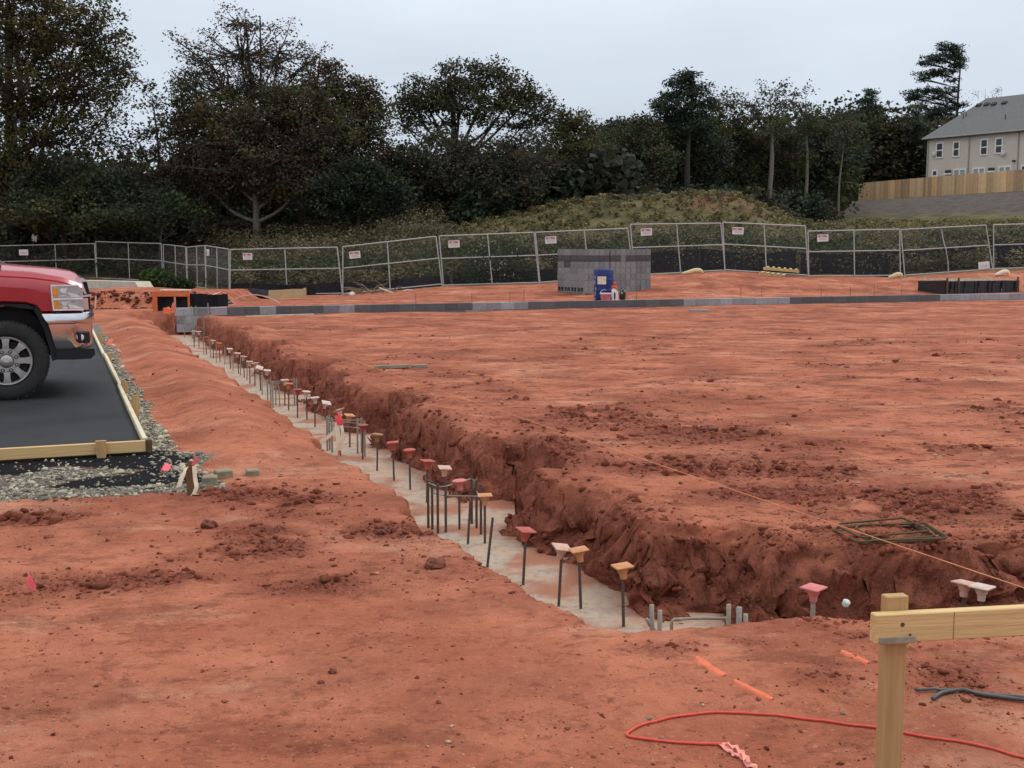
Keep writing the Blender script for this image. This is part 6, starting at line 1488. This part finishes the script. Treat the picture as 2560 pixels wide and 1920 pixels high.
for sx in ST:
    he = float(np.interp(sx, hex_, hez)); hc = float(np.interp(sx, hcx, hcz)); zb = float(np.interp(sx, zbx, zbz)); nose = float(np.interp(sx, [.55, .745], [0, .06]))
    q = [(.035, zb), (.012, zb + .015), (.0 + nose, max(zb + .03, .5 * (zb + he))), (.0 + nose, max(zb + .05, he - .16)), (.012 + nose, max(zb + .06, he - .085)), (.03 + nose, max(zb + .065, he - .06)), (.028 + nose, he - .045), (.06 + nose, he - .006), (.12 + nose, he), (.24, he + .004), (.30, he + .2 * (hc - he)), (.45, he + .8 * (hc - he)), (.62, hc - .006), (1.0, hc)]
    q = q + [(2.0 - a_, b_) for a_, b_ in q[-2::-1]]
    vs += [(sx, a_, b_) for a_, b_ in q]; nq = len(q)
for i in range(len(ST) - 1):
    for j in range(nq - 1): p = i * nq + j; fs.append((p, p + nq, p + nq + 1, p + 1))
fs.append(tuple(range((len(ST) - 1) * nq, len(ST) * nq)))
MB().add(vs, fs).build('hood', M_red, TR, auto=28)
# cab, doors and bed, out of the photo on the left
b = MB()
cab = [(-1.1, .42), (-1.1, 1.34), (-.62, 1.372), (-1.35, 1.93), (-2.6, 1.95), (-3.0, 1.40), (-3.0, .42)]
b.prism(cab, .03, 1.97); b.build('cab', M_red, TR)
b = MB(); b.prism([(-3.02, .50), (-3.02, 1.34), (-5.05, 1.34), (-5.05, .55), (-4.25, .55), (-4.2, .86), (-4.0, .98), (-3.6, .98), (-3.4, .86), (-3.35, .50)], .0, .06); b.prism([(-3.02, .50), (-3.02, 1.34), (-5.05, 1.34), (-5.05, .55), (-4.25, .55), (-4.2, .86), (-4.0, .98), (-3.6, .98), (-3.4, .86), (-3.35, .50)], 1.94, 2.0)
b.box((-4.03, 1.0, .80), (2.0, 1.86, .05)); b.box((-5.03, 1.0, .95), (.05, 1.86, .78)); b.box((-3.06, 1.0, 1.05), (.05, 1.86, .56)); b.build('bed', M_red, TR)
for y0, y1 in ((.018, .032), (1.968, 1.982)):
    MB().prism([(-1.12, 1.42), (-1.5, 1.86), (-1.95, 1.88), (-1.95, 1.42)], y0, y1).build('side_window', M_blkglass, TR)
    MB().prism([(-2.02, 1.42), (-2.02, 1.88), (-2.55, 1.88), (-2.85, 1.42)], y0, y1).build('side_window', M_blkglass, TR)
wsq = MB(); n_ = Vector((.56, 0, .73)).normalized() * .008; P4 = [Vector((-.66, .16, 1.40)), Vector((-.66, 1.84, 1.40)), Vector((-1.32, 1.72, 1.905)), Vector((-1.32, .28, 1.905))]
wsq.add([p + n_ for p in P4] + [p - n_ * .5 for p in P4], [(0, 1, 2, 3), (7, 6, 5, 4), (0, 4, 5, 1), (1, 5, 6, 2), (2, 6, 7, 3), (3, 7, 4, 0)]).build('windshield', M_blkglass, TR)
MB().prism([(-.02, 1.352), (-.10, 1.40), (-.30, 1.425), (-.68, 1.405), (-.68, 1.345)], .12, 1.88).build('cowl', M_blk_pl, TR)
MB().box((-1.2, -.12, 1.42), (.12, .22, .20), bev=.03).build('mirror', M_blk_pl, TR)
# lamps
def headlamp(y0, sg):
    yy = lambda a_, b_: (y0 + sg * a_, y0 + sg * b_) if sg > 0 else (y0 + sg * b_, y0 + sg * a_)
    h = MB().prism([(.442, 1.160), (.700, 1.158), (.745, 1.10), (.752, .90), (.455, .898), (.445, 1.0)], *yy(-.006, .40)).build('headlight', mat('lamp_housing', rgb(.46, .47, .46), .25, metal=.55, var=.35, scale=22), TR)
    MB().prism([(.458, 1.128), (.508, 1.128), (.515, 1.035), (.462, 1.032)], *yy(-.012, .004)).build('turn_lens', mat('amber_lens', rgb(.80, .27, .03), .25, var=.25, scale=40, spec=.6), h)
    MB().prism([(.462, .998), (.520, .998), (.526, .920), (.466, .918)], *yy(-.012, .004)).build('turn_lens', mat('amber_lens', rgb(.80, .27, .03), .25), h)
    b = MB()
    for q in ([(.444, 1.156), (.452, 1.156), (.468, .905), (.458, .902)], [(.455, 1.022), (.742, 1.026), (.742, 1.010), (.457, 1.006)], [(.455, .912), (.748, .912), (.748, .898), (.455, .898)], [(.445, 1.158), (.70, 1.157), (.70, 1.146), (.445, 1.146)]): b.prism(q, *yy(-.014, .004))
    b.build('bezel', mat('lamp_white', rgb(.80, .80, .78), .25, spec=.6), h)
    b = MB()
    for q in ([(.53, 1.118), (.60, 1.125), (.58, 1.07), (.54, 1.082)], [(.60, 1.08), (.64, 1.075), (.735, 1.035), (.63, 1.033)], [(.545, 1.055), (.58, 1.055), (.58, 1.040), (.545, 1.040)], [(.54, .985), (.60, .99), (.585, .945), (.555, .95)], [(.60, .965), (.65, .955), (.735, .92), (.62, .917)], [(.55, .935), (.595, .935), (.60, .918), (.55, .918)]): b.prism(q, *yy(-.010, .002))
    b.build('reflector', mat('lamp_reflector', rgb(.82, .82, .84), .15, metal=.4), h)
headlamp(.0, 1); headlamp(2.0, -1)
b = MB(); b.prism([(.66, .885), (.66, 1.205), (.745, 1.205), (.80, 1.17), (.822, 1.05), (.825, .885)], .38, 1.62); g = b.build('grille', M_blk_pl, TR)
b = MB(); b.prism([(.70, 1.222), (.76, 1.218), (.79, 1.19), (.775, 1.175), (.705, 1.19)], .33, 1.67); b.prism([(.715, 1.176), (.752, 1.176), (.790, 1.05), (.768, 1.05)], .342, .384); b.prism([(.715, 1.176), (.752, 1.176), (.790, 1.05), (.768, 1.05)], 1.616, 1.658)
b.prism([(.72, 1.036), (.835, 1.05), (.838, 1.024), (.72, 1.016)], .33, 1.67); b.prism([(.735, 1.008), (.800, 1.008), (.806, .886), (.735, .886)], .345, .383); b.prism([(.735, 1.008), (.800, 1.008), (.806, .886), (.735, .886)], 1.617, 1.655); b.build('chrome_bar', M_chrome, g)
# bumper: profile swept round the front
PL = [(.0, -.012, 0), (.10, -.014, 0), (.22, -.012, 0), (.28, .0, 1), (.34, .03, 1), (.385, .08, 1), (.415, .16, 1), (.44, .35, 1), (.455, .70, 1), (.46, 1.0, 1)]
PL = PL + [(a_, 2 - b_, c_) for a_, b_, c_ in PL[-2::-1]]
PR = [(.840, -.03, .345), (.874, -.012, .345), (.866, .004, .350), (.815, .016, .375), (.770, .012, .405), (.760, -.004, .408), (.680, -.004, .430), (.600, -.010, .446), (.535, -.014, .462), (.505, -.028, .475), (.500, -.06, .48)]
vs = []; fs = []
for k_, (a_, b_, c_) in enumerate(PL):
    p0 = PL[max(k_ - 1, 0)]; p1 = PL[min(k_ + 1, len(PL) - 1)]; tx, ty = p1[0] - p0[0], p1[1] - p0[1]; l_ = math.hypot(tx, ty); nx, ny = ty / l_, -tx / l_
    for (z_, off, xs) in PR:
        xx = .395 + a_; 
        if k_ == 0 or k_ == len(PL) - 1: xx = xs
        vs.append((xx + nx * off, b_ + ny * off, z_ - .012 * (c_ == 0) * 0))
n_ = len(PR)
for i in range(len(PL) - 1):
    for j in range(n_ - 1): p = i * n_ + j; fs.append((p, p + 1, p + n_ + 1, p + n_))
bp_ = MB().add(vs, fs).build('bumper', M_chrome, TR, auto=25)
for yy, rz_ in ((.018, .52), (1.982, -.52)):
    f_ = MB().box((.738, yy, .622), (.135, .03, .118), rotz(rz_), bev=.012).build('fog_recess', M_blk_pl, bp_)
    MB().lathe([(.0, -.012), (.034, -.010), (.036, .0)], (.705, yy - (.020 if yy < 1 else -.020), .622), n=16, axis='W').build('fog_lamp', mat('lamp_reflector', rgb(.82, .82, .84), .15, metal=.4), bp_)
MB().prism([(.47, .40), (.47, .502), (.835, .502), (.84, .44), (.80, .40), (.62, .395)], .005, 1.995).build('air_dam', M_blk_pl, TR)
b = MB(); b.prism([(.30, .955), (.355, .885), (.41, .770), (.445, .62), (.468, .50), (.473, .40), (.425, .385), (.41, .50), (.36, .72), (.27, .93)], .03, .45); b.prism([(-.30, .955), (-.27, .93), (-.40, .72), (-.45, .45), (-.50, .42), (-.48, .55), (-.43, .73), (-.36, .87)], .03, .45)
arch = [(.44 * math.cos(R(a_)) * 1.06, .42 + .52 * math.sin(R(a_))) for a_ in range(0, 181, 15)]
b.prism(arch, .32, .36); b.box((-.05, 1.0, .65), (1.0, 1.2, .45)); b.prism([(.30, .93), (.2, .97), (0, .978), (-.2, .97), (-.30, .93), (-.28, .91), (0, .955), (.28, .91)], .03, .34); b.build('wheel_well', M_blk_pl, TR)
MB().box((-2.6, 1.0, .48), (4.6, 1.0, .22)).build('underframe', M_blk_pl, TR)
def wheel(cx, y0, sg):
    w_ = MB()
    prof = [(.245, .03), (.262, .008), (.30, -.004), (.35, -.002), (.385, .012), (.398, .035), (.401, .06), (.401, .20), (.395, .225), (.36, .245), (.26, .24), (.245, .22)]
    w_.lathe([(r, h * 1) for r, h in prof], n=56, axis='W', close=False)
    for k_ in range(60):
        a_ = 2 * PI * k_ / 60; M = Matrix.Rotation(-a_, 3, 'Y'); w_.box(M @ Vector((.396, .045 + (.0 if k_ % 2 else .01), 0)), (.022, .05, .026), M)
    M_ = Matrix.Scale(-1, 3, Vector((0, 1, 0))) if sg < 0 else None
    o = w_.build('wheel', M_tyre, TR, auto=40); o.location = (cx, y0, .400); o.rotation_euler = (0, .19, 0 if sg > 0 else PI)
    d = MB(); d.lathe([(.246, .012), (.240, .004), (.228, .006), (.222, .02), (.218, .06), (.215, .16)], n=48, axis='W', close=False)
    d.lathe([(.132, .03), (.125, .012), (.10, .010), (.072, .012), (.066, .02)], n=32, axis='W', close=False)
    for k_ in range(8):
        a_ = 2 * PI * k_ / 8 + .19; u = Vector((math.cos(a_), 0, math.sin(a_))); v = Vector((-math.sin(a_), 0, math.cos(a_)))
        w0, w1 = .030, .038 + .006 * (k_ % 2)
        q = []
        for (r_, ww, yy) in ((.112, w0, .012), (.17, w0 * .92, .006), (.228, w1, .010)):
            q += [u * r_ + v * ww + Vector((0, yy, 0)), u * r_ - v * ww + Vector((0, yy, 0)), u * r_ - v * ww * 1.1 + Vector((0, yy + .035, 0)), u * r_ + v * ww * 1.1 + Vector((0, yy + .035, 0))]
        f_ = []
        for i in range(2):
            for j in range(4): f_.append((i * 4 + j, i * 4 + (j + 1) % 4, i * 4 + 4 + (j + 1) % 4, i * 4 + 4 + j))
        d.add(q, f_)
    rim = d.build('rim', M_alu, o, auto=35)
    d = MB(); d.lathe([(.0, .075), (.20, .075), (.218, .10)], n=32, axis='W', close=False); d.build('shade_disc', mat('spoke_gap_shade', rgb(.035, .03, .028), .7, var=.4, scale=10), o)  # added dark disc behind the spokes, paints the shade in the rim openings
    d = MB(); d.lathe([(.066, .03), (.064, .0), (.056, -.012), (.03, -.020), (.0, -.021)], n=28, axis='W', close=False); cpo = d.build('hub_cap', M_alu, o, auto=40)
    d = MB(); d.box((0, -.024, 0), (.045, .006, .012)); d.box((0, -.024, 0), (.018, .006, .02)); d.build('emblem', mat('pale_emblem', rgb(.70, .66, .52), .3, metal=.5), cpo)
    for k_ in range(8):
        a_ = 2 * PI * (k_ + .5) / 8 + .19; p = Vector((.100 * math.cos(a_), .007, .100 * math.sin(a_)))
        l_ = MB(); l_.lathe([(.019, .002), (.019, -.001), (.013, -.001)], p, n=14, axis='W', close=False); l_.cur = 1; l_.lathe([(.011, .0), (.011, -.016), (.007, -.022), (.0, -.022)], p, n=6, axis='W', close=False); l_.build('lug_nut', [M_blk_pl, M_alu], o)
wheel(0, .015, 1); wheel(0, 1.985, -1); wheel(-3.8, .015, 1); wheel(-3.8, 1.985, -1)
